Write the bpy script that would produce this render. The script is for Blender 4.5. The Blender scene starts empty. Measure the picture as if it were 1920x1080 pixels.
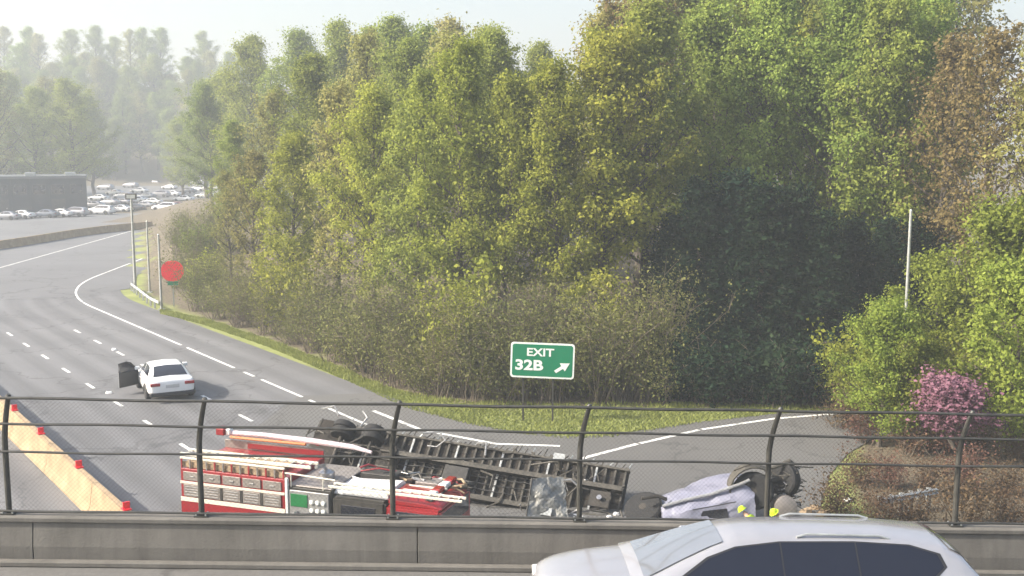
import bpy, bmesh, math, random
import numpy as np
from mathutils import Vector, Matrix

# ------------------------------------------------------------------ camera, sky, sun, exposure
SC = bpy.context.scene
COL = SC.collection
F, YH, HC = 2000.0, 273.0, 12.5          # focal length and horizon row in photo pixels, camera height above the freeway
PITCH = math.atan((540 - YH) / F)
cam_d = bpy.data.cameras.new('camera')
cam_d.sensor_fit = 'HORIZONTAL'; cam_d.sensor_width = 36.0; cam_d.lens = 36.0 * F / 1920
cam_d.clip_start = 0.1; cam_d.clip_end = 6000
cam = bpy.data.objects.new('camera', cam_d); COL.objects.link(cam)
cam.location = (0, 0, HC); cam.rotation_euler = (math.pi / 2 - PITCH, 0, 0)
SC.camera = cam

SUN_AZ, SUN_EL = math.radians(-102), math.radians(35)
W = bpy.data.worlds.new('World'); SC.world = W; W.use_nodes = True
wn = W.node_tree.nodes; wl = W.node_tree.links
bg = wn['Background']; sky = wn.new('ShaderNodeTexSky'); sky.sky_type = 'NISHITA'
sky.sun_disc = False; sky.sun_elevation = SUN_EL; sky.sun_rotation = SUN_AZ
sky.air_density = 1.2; sky.dust_density = 5.0; sky.ozone_density = 1.0
wl.new(sky.outputs[0], bg.inputs[0]); bg.inputs[1].default_value = 0.15
tosun = Vector((math.sin(SUN_AZ) * math.cos(SUN_EL), math.cos(SUN_AZ) * math.cos(SUN_EL), math.sin(SUN_EL)))
sd = bpy.data.lights.new('sun', 'SUN'); sd.energy = 4.2; sd.angle = math.radians(0.8); sd.color = (1.0, 0.93, 0.80)
sun = bpy.data.objects.new('sun', sd); COL.objects.link(sun)
sun.rotation_euler = (-tosun).to_track_quat('-Z', 'Y').to_euler()
SC.view_settings.view_transform = 'Standard'; SC.view_settings.look = 'None'
SC.view_settings.exposure = 1.08; SC.view_settings.gamma = 1.0; SC.view_settings.use_curve_mapping = False
SC.render.engine = 'CYCLES'
cy = SC.cycles
cy.use_denoising = True; cy.max_bounces = 7; cy.diffuse_bounces = 3; cy.glossy_bounces = 3
cy.transmission_bounces = 5; cy.transparent_max_bounces = 8; cy.volume_bounces = 1
cy.caustics_reflective = False; cy.caustics_refractive = False

R = math.radians
rng = random.Random(7)

# ------------------------------------------------------------------ helpers: pixels to points, meshes, tags
_cp, _sp = math.cos(PITCH), math.sin(PITCH)
def ray(px, py):
    dx = (px - 960) / F; dy = (540 - py) / F
    return Vector((dx, _cp + dy * _sp, -_sp + dy * _cp))
def G(px, py, z=0.0):                      # the point at height z seen at this place of the photograph
    d = ray(px, py); t = (z - HC) / d.z
    return Vector((d.x * t, d.y * t, z))
def AT(px, py, Y):                         # the point at depth Y seen at this place of the photograph
    d = ray(px, py); t = Y / d.y
    return Vector((d.x * t, Y, HC + d.z * t))

def tag(o, label=None, cat=None, group=None, kind=None):
    if label: o['label'] = label
    if cat: o['category'] = cat
    if group: o['group'] = group
    if kind: o['kind'] = kind
    return o
def empty(name, loc=(0, 0, 0), rz=0.0, label=None, cat=None, group=None):
    o = bpy.data.objects.new(name, None); COL.objects.link(o)
    o.location = loc; o.rotation_euler = (0, 0, rz); o.empty_display_size = 0.3
    return tag(o, label, cat, group)
def link(name, me, parent=None):
    o = bpy.data.objects.new(name, me); COL.objects.link(o)
    if parent is not None: o.parent = parent
    return o
def copy_tree(o, parent=None):
    c = o.copy(); COL.objects.link(c)
    if parent is not None: c.parent = parent
    for ch in list(o.children): copy_tree(ch, c)
    return c

class MB:
    """collects shapes into one mesh"""
    def __init__(s): s.v = []; s.f = []
    def add(s, vs, fs):
        n = len(s.v); s.v += [tuple(p) for p in vs]; s.f += [tuple(i + n for i in f) for f in fs]; return s
    def box(s, x0, x1, y0, y1, z0, z1, M=None):
        p = [Vector((x, y, z)) for z in (z0, z1) for x, y in ((x0, y0), (x1, y0), (x1, y1), (x0, y1))]
        if M is not None: p = [M @ q for q in p]
        return s.add(p, [(3, 2, 1, 0), (4, 5, 6, 7), (0, 1, 5, 4), (1, 2, 6, 5), (2, 3, 7, 6), (3, 0, 4, 7)])
    def tube(s, pts, r, n=8, cap=True):
        pts = [Vector(p) for p in pts]; rs = r if isinstance(r, (list, tuple)) else [r] * len(pts)
        vs = []; fs = []
        up0 = Vector((0, 0, 1))
        for i, p in enumerate(pts):
            d = (pts[min(i + 1, len(pts) - 1)] - pts[max(i - 1, 0)])
            if d.length < 1e-9: d = Vector((0, 0, 1))
            d.normalize()
            a = d.cross(up0 if abs(d.z) < 0.95 else Vector((1, 0, 0))).normalized(); b = d.cross(a)
            for k in range(n):
                t = 2 * math.pi * k / n
                vs.append(p + rs[i] * (math.cos(t) * a + math.sin(t) * b))
        for i in range(len(pts) - 1):
            for k in range(n):
                fs.append((i * n + k, i * n + (k + 1) % n, (i + 1) * n + (k + 1) % n, (i + 1) * n + k))
        if cap:
            fs.append(tuple(range(n - 1, -1, -1))); e = (len(pts) - 1) * n
            fs.append(tuple(e + k for k in range(n)))
        return s.add(vs, fs)
    def lathe(s, prof, M=None, n=20):            # profile of (radius, height), spun about local Z
        vs = []; fs = []
        for r, z in prof:
            for k in range(n):
                t = 2 * math.pi * k / n; vs.append(Vector((r * math.cos(t), r * math.sin(t), z)))
        for i in range(len(prof) - 1):
            for k in range(n):
                fs.append((i * n + k, i * n + (k + 1) % n, (i + 1) * n + (k + 1) % n, (i + 1) * n + k))
        if prof[0][0] > 1e-5: fs.append(tuple(range(n - 1, -1, -1)))
        if prof[-1][0] > 1e-5: fs.append(tuple((len(prof) - 1) * n + k for k in range(n)))
        if M is not None: vs = [M @ q for q in vs]
        return s.add(vs, fs)
    def prism(s, poly, t, M=None):               # polygon in local XY, extruded from z=0 to z=t
        n = len(poly); vs = [Vector((x, y, 0)) for x, y in poly] + [Vector((x, y, t)) for x, y in poly]
        if M is not None: vs = [M @ q for q in vs]
        return s.add(vs, [tuple(range(n - 1, -1, -1)), tuple(range(n, 2 * n))] + [(i, (i + 1) % n, n + (i + 1) % n, n + i) for i in range(n)])
    def loft(s, rings, closed=True, caps=True):
        n = len(rings[0]); vs = [p for r_ in rings for p in r_]; fs = []
        m = n if closed else n - 1
        for i in range(len(rings) - 1):
            for k in range(m):
                fs.append((i * n + k, i * n + (k + 1) % n, (i + 1) * n + (k + 1) % n, (i + 1) * n + k))
        if caps and closed:
            fs.append(tuple(range(n - 1, -1, -1))); fs.append(tuple((len(rings) - 1) * n + k for k in range(n)))
        return s.add(vs, fs)
    def mesh(s, name, mat, bev=0.0, smooth=False, seg=1, fix=True):
        me = bpy.data.meshes.new(name); me.from_pydata(s.v, [], s.f); me.update()
        if fix or bev:
            bm = bmesh.new(); bm.from_mesh(me)
            if fix: bmesh.ops.recalc_face_normals(bm, faces=bm.faces)
            if bev:
                ed = [e for e in bm.edges if len(e.link_faces) == 2 and e.calc_face_angle(0) > 0.5]
                bmesh.ops.bevel(bm, geom=ed, offset=bev, segments=seg, affect='EDGES', clamp_overlap=True)
            bm.to_mesh(me); bm.free()
        if smooth:
            me.polygons.foreach_set('use_smooth', [True] * len(me.polygons))
            me.set_sharp_from_angle(angle=R(35 if smooth is True else smooth))
        if mat is not None: me.materials.append(mat)
        return me
    def build(s, name, mat, parent=None, **k):
        return link(name, s.mesh(name, mat, **k), parent)

from mathutils import noise as mnoise
def crumple(o, amp, freq, cuts=3, seed=0.0):
    """dents a panel: subdivides it and pushes it about"""
    bm = bmesh.new(); bm.from_mesh(o.data); bmesh.ops.subdivide_edges(bm, edges=bm.edges, cuts=cuts, use_grid_fill=True)
    for v in bm.verts:
        q = mnoise.noise_vector(v.co * freq + Vector((seed, 0, 0))); r_ = mnoise.noise_vector(v.co * freq * 2.7 + Vector((0, seed, 3)))
        v.co += q * amp + r_ * amp * .4
    bm.to_mesh(o.data); bm.free()

# ------------------------------------------------------------------ materials
def mat(name, col, rough=0.7, metal=0.0, var=0.12, scale=3.0, bump=0.0, bscale=None, spec=0.5, coat=0.0, col2=None, coords='Object', detail=6.0):
    m = bpy.data.materials.new(name); m.use_nodes = True
    nt = m.node_tree; b = nt.nodes['Principled BSDF']
    b.inputs['Roughness'].default_value = rough; b.inputs['Metallic'].default_value = metal
    b.inputs['Specular IOR Level'].default_value = spec; b.inputs['Coat Weight'].default_value = coat
    tc = nt.nodes.new('ShaderNodeTexCoord')
    nz = nt.nodes.new('ShaderNodeTexNoise'); nz.inputs['Scale'].default_value = scale; nz.inputs['Detail'].default_value = detail
    nz.inputs['Roughness'].default_value = 0.65
    nt.links.new(tc.outputs[coords], nz.inputs['Vector'])
    cr = nt.nodes.new('ShaderNodeValToRGB')
    c2 = col2 if col2 else tuple(min(1, c * (1 + var)) for c in col)
    c1 = col if col2 else tuple(c * (1 - var) for c in col)
    cr.color_ramp.elements[0].position = 0.3; cr.color_ramp.elements[0].color = (*c1, 1)
    cr.color_ramp.elements[1].position = 0.7; cr.color_ramp.elements[1].color = (*c2, 1)
    nt.links.new(nz.outputs['Fac'], cr.inputs['Fac']); nt.links.new(cr.outputs['Color'], b.inputs['Base Color'])
    if bump:
        n2 = nt.nodes.new('ShaderNodeTexNoise'); n2.inputs['Scale'].default_value = bscale or scale * 8; n2.inputs['Detail'].default_value = 5
        nt.links.new(tc.outputs[coords], n2.inputs['Vector'])
        bp = nt.nodes.new('ShaderNodeBump'); bp.inputs['Strength'].default_value = bump; bp.inputs['Distance'].default_value = 0.02
        nt.links.new(n2.outputs['Fac'], bp.inputs['Height']); nt.links.new(bp.outputs['Normal'], b.inputs['Normal'])
    return m

def asphalt(name, base=0.12, tint=(1.0, 1.0, 1.04)):
    m = mat(name, tuple(base * 0.86 * t for t in tint), rough=0.78, scale=0.10, col2=tuple(base * 1.12 * t for t in tint), bump=0.35, bscale=30, coords='Object')
    nt = m.node_tree; b = nt.nodes['Principled BSDF']
    src = b.inputs['Base Color'].links[0].from_socket
    tc = nt.nodes.new('ShaderNodeTexCoord')
    fine = nt.nodes.new('ShaderNodeTexNoise'); fine.inputs['Scale'].default_value = 9; fine.inputs['Detail'].default_value = 8; fine.inputs['Roughness'].default_value = 0.75
    nt.links.new(tc.outputs['Object'], fine.inputs['Vector'])
    mr = nt.nodes.new('ShaderNodeMapRange'); mr.inputs[1].default_value = 0.3; mr.inputs[2].default_value = 0.7; mr.inputs[3].default_value = 0.82; mr.inputs[4].default_value = 1.14
    nt.links.new(fine.outputs['Fac'], mr.inputs[0])
    # stains and sealed cracks
    vo = nt.nodes.new('ShaderNodeTexVoronoi'); vo.feature = 'DISTANCE_TO_EDGE'; vo.inputs['Scale'].default_value = 0.13
    wob = nt.nodes.new('ShaderNodeTexNoise'); wob.inputs['Scale'].default_value = 0.5; wob.inputs['Detail'].default_value = 6
    mx = nt.nodes.new('ShaderNodeMix'); mx.data_type = 'VECTOR'; mx.inputs[0].default_value = 0.75
    nt.links.new(tc.outputs['Object'], wob.inputs['Vector'])
    va = nt.nodes.new('ShaderNodeVectorMath'); va.operation = 'MULTIPLY_ADD'; va.inputs[1].default_value = (5, 5, 0)
    nt.links.new(wob.outputs['Color'], va.inputs[0]); nt.links.new(tc.outputs['Object'], va.inputs[2]); nt.links.new(va.outputs[0], vo.inputs['Vector'])
    cr = nt.nodes.new('ShaderNodeMapRange'); cr.inputs[1].default_value = 0.004; cr.inputs[2].default_value = 0.012; cr.inputs[3].default_value = 0.7; cr.inputs[4].default_value = 1.0
    nt.links.new(vo.outputs['Distance'], cr.inputs[0])
    mu = nt.nodes.new('ShaderNodeMath'); mu.operation = 'MULTIPLY'; nt.links.new(mr.outputs[0], mu.inputs[0]); nt.links.new(cr.outputs[0], mu.inputs[1])
    mc = nt.nodes.new('ShaderNodeMix'); mc.data_type = 'RGBA'; mc.blend_type = 'MULTIPLY'; mc.inputs[0].default_value = 1.0
    nt.links.new(src, mc.inputs['A']); nt.links.new(mu.outputs[0], mc.inputs['B']); nt.links.new(mc.outputs['Result'], b.inputs['Base Color'])
    return m

def leafmat(name, c_lo, c_hi, trans=0.42, hue=0.03):
    """two-sided leaf: colour runs between two tones leaf by leaf and tree by tree"""
    m = bpy.data.materials.new(name); m.use_nodes = True; nt = m.node_tree; nt.nodes.clear()
    out = nt.nodes.new('ShaderNodeOutputMaterial'); at = nt.nodes.new('ShaderNodeAttribute'); at.attribute_name = 'tone'
    oi = nt.nodes.new('ShaderNodeObjectInfo')
    mx = nt.nodes.new('ShaderNodeMix'); mx.data_type = 'RGBA'; mx.inputs['A'].default_value = (*c_lo, 1); mx.inputs['B'].default_value = (*c_hi, 1)
    nt.links.new(at.outputs['Fac'], mx.inputs[0])
    hs = nt.nodes.new('ShaderNodeHueSaturation')
    mr = nt.nodes.new('ShaderNodeMapRange'); mr.inputs[3].default_value = 0.5 - hue; mr.inputs[4].default_value = 0.5 + hue
    mv = nt.nodes.new('ShaderNodeMapRange'); mv.inputs[3].default_value = 0.8; mv.inputs[4].default_value = 1.2
    wn2 = nt.nodes.new('ShaderNodeTexWhiteNoise'); wn2.noise_dimensions = '1D'
    nt.links.new(oi.outputs['Random'], mr.inputs[0]); nt.links.new(oi.outputs['Random'], wn2.inputs['W']); nt.links.new(wn2.outputs['Value'], mv.inputs[0])
    nt.links.new(mr.outputs[0], hs.inputs['Hue']); nt.links.new(mv.outputs[0], hs.inputs['Value']); nt.links.new(mx.outputs['Result'], hs.inputs['Color'])
    d = nt.nodes.new('ShaderNodeBsdfDiffuse'); t = nt.nodes.new('ShaderNodeBsdfTranslucent'); ms = nt.nodes.new('ShaderNodeMixShader'); ms.inputs[0].default_value = trans
    nt.links.new(hs.outputs[0], d.inputs[0]); nt.links.new(hs.outputs[0], t.inputs[0])
    nt.links.new(d.outputs[0], ms.inputs[1]); nt.links.new(t.outputs[0], ms.inputs[2]); nt.links.new(ms.outputs[0], out.inputs[0])
    return m

def glass(name, col=(0.02, 0.022, 0.03), rough=0.06):
    return mat(name, col, rough=rough, var=0.1, spec=0.8)

M = {}
M['asphalt'] = asphalt('asphalt', 0.145); M['asphalt_far'] = asphalt('asphalt_far', 0.14); M['asphalt_ramp'] = asphalt('asphalt_ramp', 0.125, (1.02, 1.0, 0.97)); M['asphalt_deck'] = asphalt('asphalt_deck', 0.13, (1.03, 1.0, 0.96))
M['line'] = mat('road_paint', (0.22, 0.22, 0.22), rough=0.6, scale=1.8, col2=(0.78, 0.78, 0.76), detail=10)
M['line'].node_tree.nodes['Color Ramp'].color_ramp.elements[1].position = 0.5
M['concrete'] = mat('parapet_concrete', (0.125, 0.117, 0.105), rough=0.92, scale=0.9, col2=(0.165, 0.155, 0.14), bump=0.3, bscale=25)
M['barrier'] = mat('barrier_concrete', (0.29, 0.205, 0.125), rough=0.9, scale=1.3, col2=(0.41, 0.31, 0.195), bump=0.3, bscale=20)
M['fence'] = mat('fence_paint', (0.028, 0.028, 0.026), rough=0.5, scale=6, col2=(0.06, 0.057, 0.05))
M['wire'] = mat('wire', (0.07, 0.07, 0.065), rough=0.55, metal=0.3)
def streaks(m, sc=(5, 5, .35), lo=.72):
    nt = m.node_tree; b = nt.nodes['Principled BSDF']; src = b.inputs['Base Color'].links[0].from_socket
    tc = nt.nodes.new('ShaderNodeTexCoord'); mp = nt.nodes.new('ShaderNodeVectorMath'); mp.operation = 'MULTIPLY'; mp.inputs[1].default_value = sc; nt.links.new(tc.outputs['Object'], mp.inputs[0])
    nz = nt.nodes.new('ShaderNodeTexNoise'); nz.inputs['Scale'].default_value = 1.0; nz.inputs['Detail'].default_value = 8; nz.inputs['Roughness'].default_value = .7; nt.links.new(mp.outputs[0], nz.inputs['Vector'])
    mr = nt.nodes.new('ShaderNodeMapRange'); mr.inputs[1].default_value = .35; mr.inputs[2].default_value = .62; mr.inputs[3].default_value = lo; mr.inputs[4].default_value = 1.08; nt.links.new(nz.outputs['Fac'], mr.inputs[0])
    mc = nt.nodes.new('ShaderNodeMix'); mc.data_type = 'RGBA'; mc.blend_type = 'MULTIPLY'; mc.inputs[0].default_value = 1.0
    nt.links.new(src, mc.inputs['A']); nt.links.new(mr.outputs[0], mc.inputs['B']); nt.links.new(mc.outputs['Result'], b.inputs['Base Color'])
streaks(M['concrete'], (3.5, 3.5, .35), .84); streaks(M['barrier'], (1.2, 1.2, .8), .86)
M['galv'] = mat('galvanised_steel', (0.42, 0.43, 0.42), rough=0.5, metal=0.55, scale=4, var=0.2)
M['dark_metal'] = mat('dark_metal', (0.035, 0.034, 0.032), rough=0.55, metal=0.3, scale=5, col2=(0.075, 0.07, 0.064))
M['chassis'] = mat('chassis_grime', (0.02, 0.018, 0.016), rough=0.75, scale=2.2, col2=(0.06, 0.052, 0.042))
M['rib'] = mat('dusty_steel', (0.035, 0.032, 0.028), rough=0.75, scale=4, col2=(0.11, 0.10, 0.082))
M['plank'] = mat('weathered_planks', (0.016, 0.014, 0.012), rough=0.9, scale=3, col2=(0.045, 0.037, 0.03))
M['rubber'] = mat('rubber', (0.018, 0.018, 0.019), rough=0.85, scale=9, var=0.35)
M['rim'] = mat('rim', (0.42, 0.42, 0.43), rough=0.35, metal=0.8, scale=8)
M['white'] = mat('white_paint', (0.78, 0.78, 0.78), rough=0.35, coat=0.3, var=0.03)
M['red'] = mat('red_paint', (0.28, 0.02, 0.025), rough=0.35, coat=0.4, var=0.12)
M['redref_light'] = mat('red_reflector_and_light', (0.85, 0.015, 0.03), rough=0.3, coat=0.3, var=0.1)
M['tape'] = mat('reflective_tape', (0.72, 0.68, 0.58), rough=0.4, var=0.1, scale=12)
M['shutter'] = mat('shutter_metal', (0.30, 0.27, 0.25), rough=0.45, metal=0.4, scale=2.5, var=0.2)
M['green'] = mat('green_panel', (0.015, 0.16, 0.05), rough=0.4, var=0.15)
M['glass'] = glass('dark_glass'); M['glass2'] = mat('tinted_glass', (0.012, 0.014, 0.024), rough=0.12, var=0.05, spec=0.5)
M['lamp_red'] = mat('lamp_red', (0.28, 0.012, 0.015), rough=0.2, coat=0.6, var=0.05)
M['lamp_clear'] = mat('lamp_clear', (0.7, 0.7, 0.7), rough=0.15, coat=0.6, var=0.05)
M['plastic'] = mat('black_plastic', (0.02, 0.02, 0.022), rough=0.55, var=0.2)
M['plate'] = mat('number_plate', (0.5, 0.5, 0.5), rough=0.4, var=0.06)
M['silver'] = mat('silver_paint', (0.36, 0.36, 0.385), rough=0.22, metal=0.35, coat=0.6, var=0.03)
M['lavender'] = mat('pale_blue_paint', (0.24, 0.245, 0.32), rough=0.38, coat=0.3, scale=1.5, var=0.1)
M['hose'] = mat('hose_canvas', (0.34, 0.25, 0.16), rough=0.9, scale=6, var=0.3)
M['sign_green'] = mat('sign_green', (0.004, 0.185, 0.085), rough=0.45, var=0.05)
M['sign_white'] = mat('sign_white', (0.80, 0.82, 0.78), rough=0.5, var=0.03)
M['bark'] = mat('bark', (0.055, 0.045, 0.036), rough=0.95, scale=4, col2=(0.13, 0.11, 0.088), bump=0.5)
M['twig'] = mat('twigs', (0.10, 0.078, 0.058), rough=0.95, scale=3, col2=(0.19, 0.155, 0.115))
M['lime'] = mat('hi_vis_lime', (0.45, 0.62, 0.02), rough=0.8, var=0.08)
M['navy'] = mat('navy_cloth', (0.02, 0.022, 0.035), rough=0.9, var=0.2)
M['skin'] = mat('skin', (0.45, 0.27, 0.19), rough=0.6, var=0.05)
M['hair'] = mat('hair', (0.03, 0.02, 0.015), rough=0.8)
M['facade'] = mat('dark_facade', (0.030, 0.036, 0.042), rough=0.8, scale=0.5, var=0.12)
M['tank'] = mat('brushed_tank', (0.36, 0.36, 0.36), rough=0.45, metal=0.5, scale=4, var=0.2)
M['orange'] = mat('orange_rail', (0.55, 0.2, 0.07), rough=0.5, var=0.1)
M['sheet'] = mat('torn_sheet_metal', (0.24, 0.24, 0.225), rough=0.5, metal=0.3, scale=3, var=0.25)

M['leaf_yellow'] = leafmat('leaf_yellow_green', (0.22, 0.25, 0.04), (0.40, 0.415, 0.08), hue=0.012)
M['leaf_green'] = leafmat('leaf_fresh_green', (0.17, 0.22, 0.045), (0.31, 0.36, 0.085), hue=0.015)
M['leaf_olive'] = leafmat('leaf_olive_bud', (0.22, 0.22, 0.07), (0.38, 0.365, 0.125), hue=0.012)
M['leaf_brown'] = leafmat('leaf_red_brown_bud', (0.15, 0.115, 0.05), (0.25, 0.20, 0.09), hue=0.012)
M['leaf_bright'] = leafmat('leaf_bright_green', (0.15, 0.195, 0.035), (0.28, 0.325, 0.065), hue=0.012)
M['leaf_dark'] = leafmat('leaf_shaded_evergreen', (0.012, 0.026, 0.016), (0.028, 0.048, 0.025), trans=0.12)  # evergreen tone, darkened further to paint in the hollow's shade
M['leaf_brush'] = leafmat('leaf_brush', (0.125, 0.135, 0.05), (0.22, 0.225, 0.085), trans=0.3, hue=0.01)
M['leaf_rust'] = leafmat('leaf_rust_brush', (0.10, 0.062, 0.045), (0.17, 0.11, 0.07), trans=0.2)
M['blossom'] = leafmat('blossom_pink', (0.23, 0.105, 0.155), (0.31, 0.17, 0.215), trans=0.3, hue=0.01)
M['blade'] = leafmat('grass_blade', (0.165, 0.195, 0.05), (0.29, 0.315, 0.105), trans=0.3, hue=0.0)

# ------------------------------------------------------------------ road geometry
DIRX, DIRY = -math.sin(R(36.5)), math.cos(R(36.5))
E0 = G(560, 742)                                  # on the edge line of the freeway, straight stretch
def edge_curve():
    """centre points of the right edge line, from behind the bridge to beyond the far bend"""
    d = Vector((DIRX, DIRY, 0)); pts = []
    for t in range(-90, 41, 4): pts.append((E0 + d * t, math.atan2(DIRX, DIRY)))
    p = pts[-1][0].copy(); a = pts[-1][1]
    for _ in range(30):                            # bend back to the right
        a = min(a + R(3.3), R(-4)); p = p + Vector((math.sin(a), math.cos(a), 0)) * 2.2; pts.append((p.copy(), a))
    for _ in range(36): p = p + Vector((math.sin(a), math.cos(a), 0)) * 6; pts.append((p.copy(), a))
    return pts
EC = edge_curve()
def off(i, o, z=0.0):                              # o > 0: to the right of the edge line
    p, a = EC[i]
    return Vector((p.x + math.cos(a) * o, p.y - math.sin(a) * o, z))
ARC = [0.0]
for i in range(1, len(EC)): ARC.append(ARC[-1] + (EC[i][0] - EC[i - 1][0]).length)
def along(s, o, z=0.0):
    s = max(0, min(ARC[-1] - 0.01, s)); i = int(np.searchsorted(ARC, s, side='right')) - 1
    i = max(0, min(len(EC) - 2, i)); t = (s - ARC[i]) / (ARC[i + 1] - ARC[i])
    return off(i, o, z).lerp(off(i + 1, o, z), t)
S0 = ARC[0] + 90 + 0.0                             # arc length at E0

def strip(mb, o0, o1, s0, s1, z, step=2.0):
    n = max(2, int(abs(s1 - s0) / step) + 1); vs = []; fs = []
    for k in range(n):
        s_ = s0 + (s1 - s0) * k / (n - 1); vs += [along(s_, o0, z), along(s_, o1, z)]
    for k in range(n - 1): fs.append((2 * k, 2 * k + 1, 2 * k + 3, 2 * k + 2))
    mb.add(vs, fs)

# treeline in plan, used for the ground's leaf litter, its bank and the planting
TL = [G(250, 548), G(330, 580), G(430, 612), G(520, 645), G(640, 694), G(720, 728), G(800, 752), G(900, 766), G(1100, 768), G(1300, 765), G(1460, 768), G(1560, 775), G(1590, 800), G(1600, 840)]
TLn = np.array([(p.x, p.y) for p in TL])
def tl_depth(x, y):
    """metres behind the treeline (negative in front), for an array of points"""
    P = np.stack([x, y], -1); best = np.full(x.shape, 1e9); sgn = np.zeros(x.shape)
    for a, b in zip(TLn[:-1], TLn[1:]):
        ab = b - a; t = np.clip(((P - a) @ ab) / (ab @ ab), 0, 1); q = a + t[..., None] * ab
        d = np.linalg.norm(P - q, axis=-1); cr = ab[0] * (P[..., 1] - a[1]) - ab[1] * (P[..., 0] - a[0])
        m_ = d < best; best = np.where(m_, d, best); sgn = np.where(m_, np.sign(cr), sgn)
    return best * sgn
def sstep(a, b, t): u = np.clip((t - a) / (b - a), 0, 1); return u * u * (3 - 2 * u)
def ground_h(x, y):
    x = np.asarray(x, float); y = np.asarray(y, float)
    d = tl_depth(x, y)
    bank = 3.2 * sstep(1.0, 22.0, d) * sstep(46, 54, y) * sstep(-.345, -.29, x / np.maximum(y, 1.0))
    hill = 36 * sstep(345, 450, y - 0.15 * (x + 60)) * sstep(260, -60, x)
    return -0.03 + bank * (1 - sstep(180, 260, y)) + hill + 6 * sstep(170, 330, y) * sstep(-45, 10, x)

def build_ground():
    xs = np.concatenate([[-1400, -900, -600, -420, -320], np.arange(-260, -60, 8), np.arange(-60, 60, 1.5), np.arange(60, 260, 10), [320, 420, 600, 900, 1400]])
    ys = np.concatenate([[-400, -200, -100, -50], np.arange(-20, 30, 6), np.arange(30, 110, 1.5), np.arange(110, 480, 8), [520, 650, 900, 1400]])
    X, Y = np.meshgrid(xs, ys); Z = ground_h(X, Y)
    D = tl_depth(X, Y)
    nx, ny = len(xs), len(ys)
    v = np.stack([X, Y, Z], -1).reshape(-1, 3)
    f = [(j * nx + i, j * nx + i + 1, (j + 1) * nx + i + 1, (j + 1) * nx + i) for j in range(ny - 1) for i in range(nx - 1)]
    me = bpy.data.meshes.new('ground'); me.from_pydata(v.tolist(), [], f); me.update()
    a = me.attributes.new('litter', 'FLOAT', 'POINT'); a.data.foreach_set('value', (sstep(-1.2, 2.0, D) * (sstep(-.36, -.33, X / np.maximum(Y, 1.0)) * (Y > 20) + (Y > 150))).clip(0, 1).reshape(-1).astype(np.float32))
    me.polygons.foreach_set('use_smooth', [True] * len(me.polygons))
    m = mat('verge_grass_and_litter', (0.15, 0.18, 0.045), rough=0.95, scale=0.6, col2=(0.26, 0.28, 0.09), bump=0.6, bscale=6)
    nt = m.node_tree; b = nt.nodes['Principled BSDF']; src = b.inputs['Base Color'].links[0].from_socket
    at = nt.nodes.new('ShaderNodeAttribute'); at.attribute_name = 'litter'
    tc = nt.nodes.new('ShaderNodeTexCoord'); nz = nt.nodes.new('ShaderNodeTexNoise'); nz.inputs['Scale'].default_value = 0.5; nz.inputs['Detail'].default_value = 8
    nt.links.new(tc.outputs['Object'], nz.inputs['Vector'])
    ad = nt.nodes.new('ShaderNodeMath'); ad.operation = 'ADD'; nt.links.new(at.outputs['Fac'], ad.inputs[0]); nt.links.new(nz.outputs['Fac'], ad.inputs[1])
    mr = nt.nodes.new('ShaderNodeMapRange'); mr.inputs[1].default_value = 0.75; mr.inputs[2].default_value = 1.15; nt.links.new(ad.outputs[0], mr.inputs[0])
    n3 = nt.nodes.new('ShaderNodeTexNoise'); n3.inputs['Scale'].default_value = 5; n3.inputs['Detail'].default_value = 8; nt.links.new(tc.outputs['Object'], n3.inputs['Vector'])
    cr = nt.nodes.new('ShaderNodeValToRGB'); cr.color_ramp.elements[0].position = .35; cr.color_ramp.elements[0].color = (0.075, 0.06, 0.04, 1); cr.color_ramp.elements[1].position = .65; cr.color_ramp.elements[1].color = (0.16, 0.13, 0.085, 1)
    nt.links.new(n3.outputs['Fac'], cr.inputs['Fac'])
    mx = nt.nodes.new('ShaderNodeMix'); mx.data_type = 'RGBA'; nt.links.new(mr.outputs[0], mx.inputs[0]); nt.links.new(src, mx.inputs['A']); nt.links.new(cr.outputs[0], mx.inputs['B'])
    nt.links.new(mx.outputs['Result'], b.inputs['Base Color'])
    me.materials.append(m)
    tag(link('ground', me), 'grass verge and leaf littered wooded ground', kind='structure')
build_ground()

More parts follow.
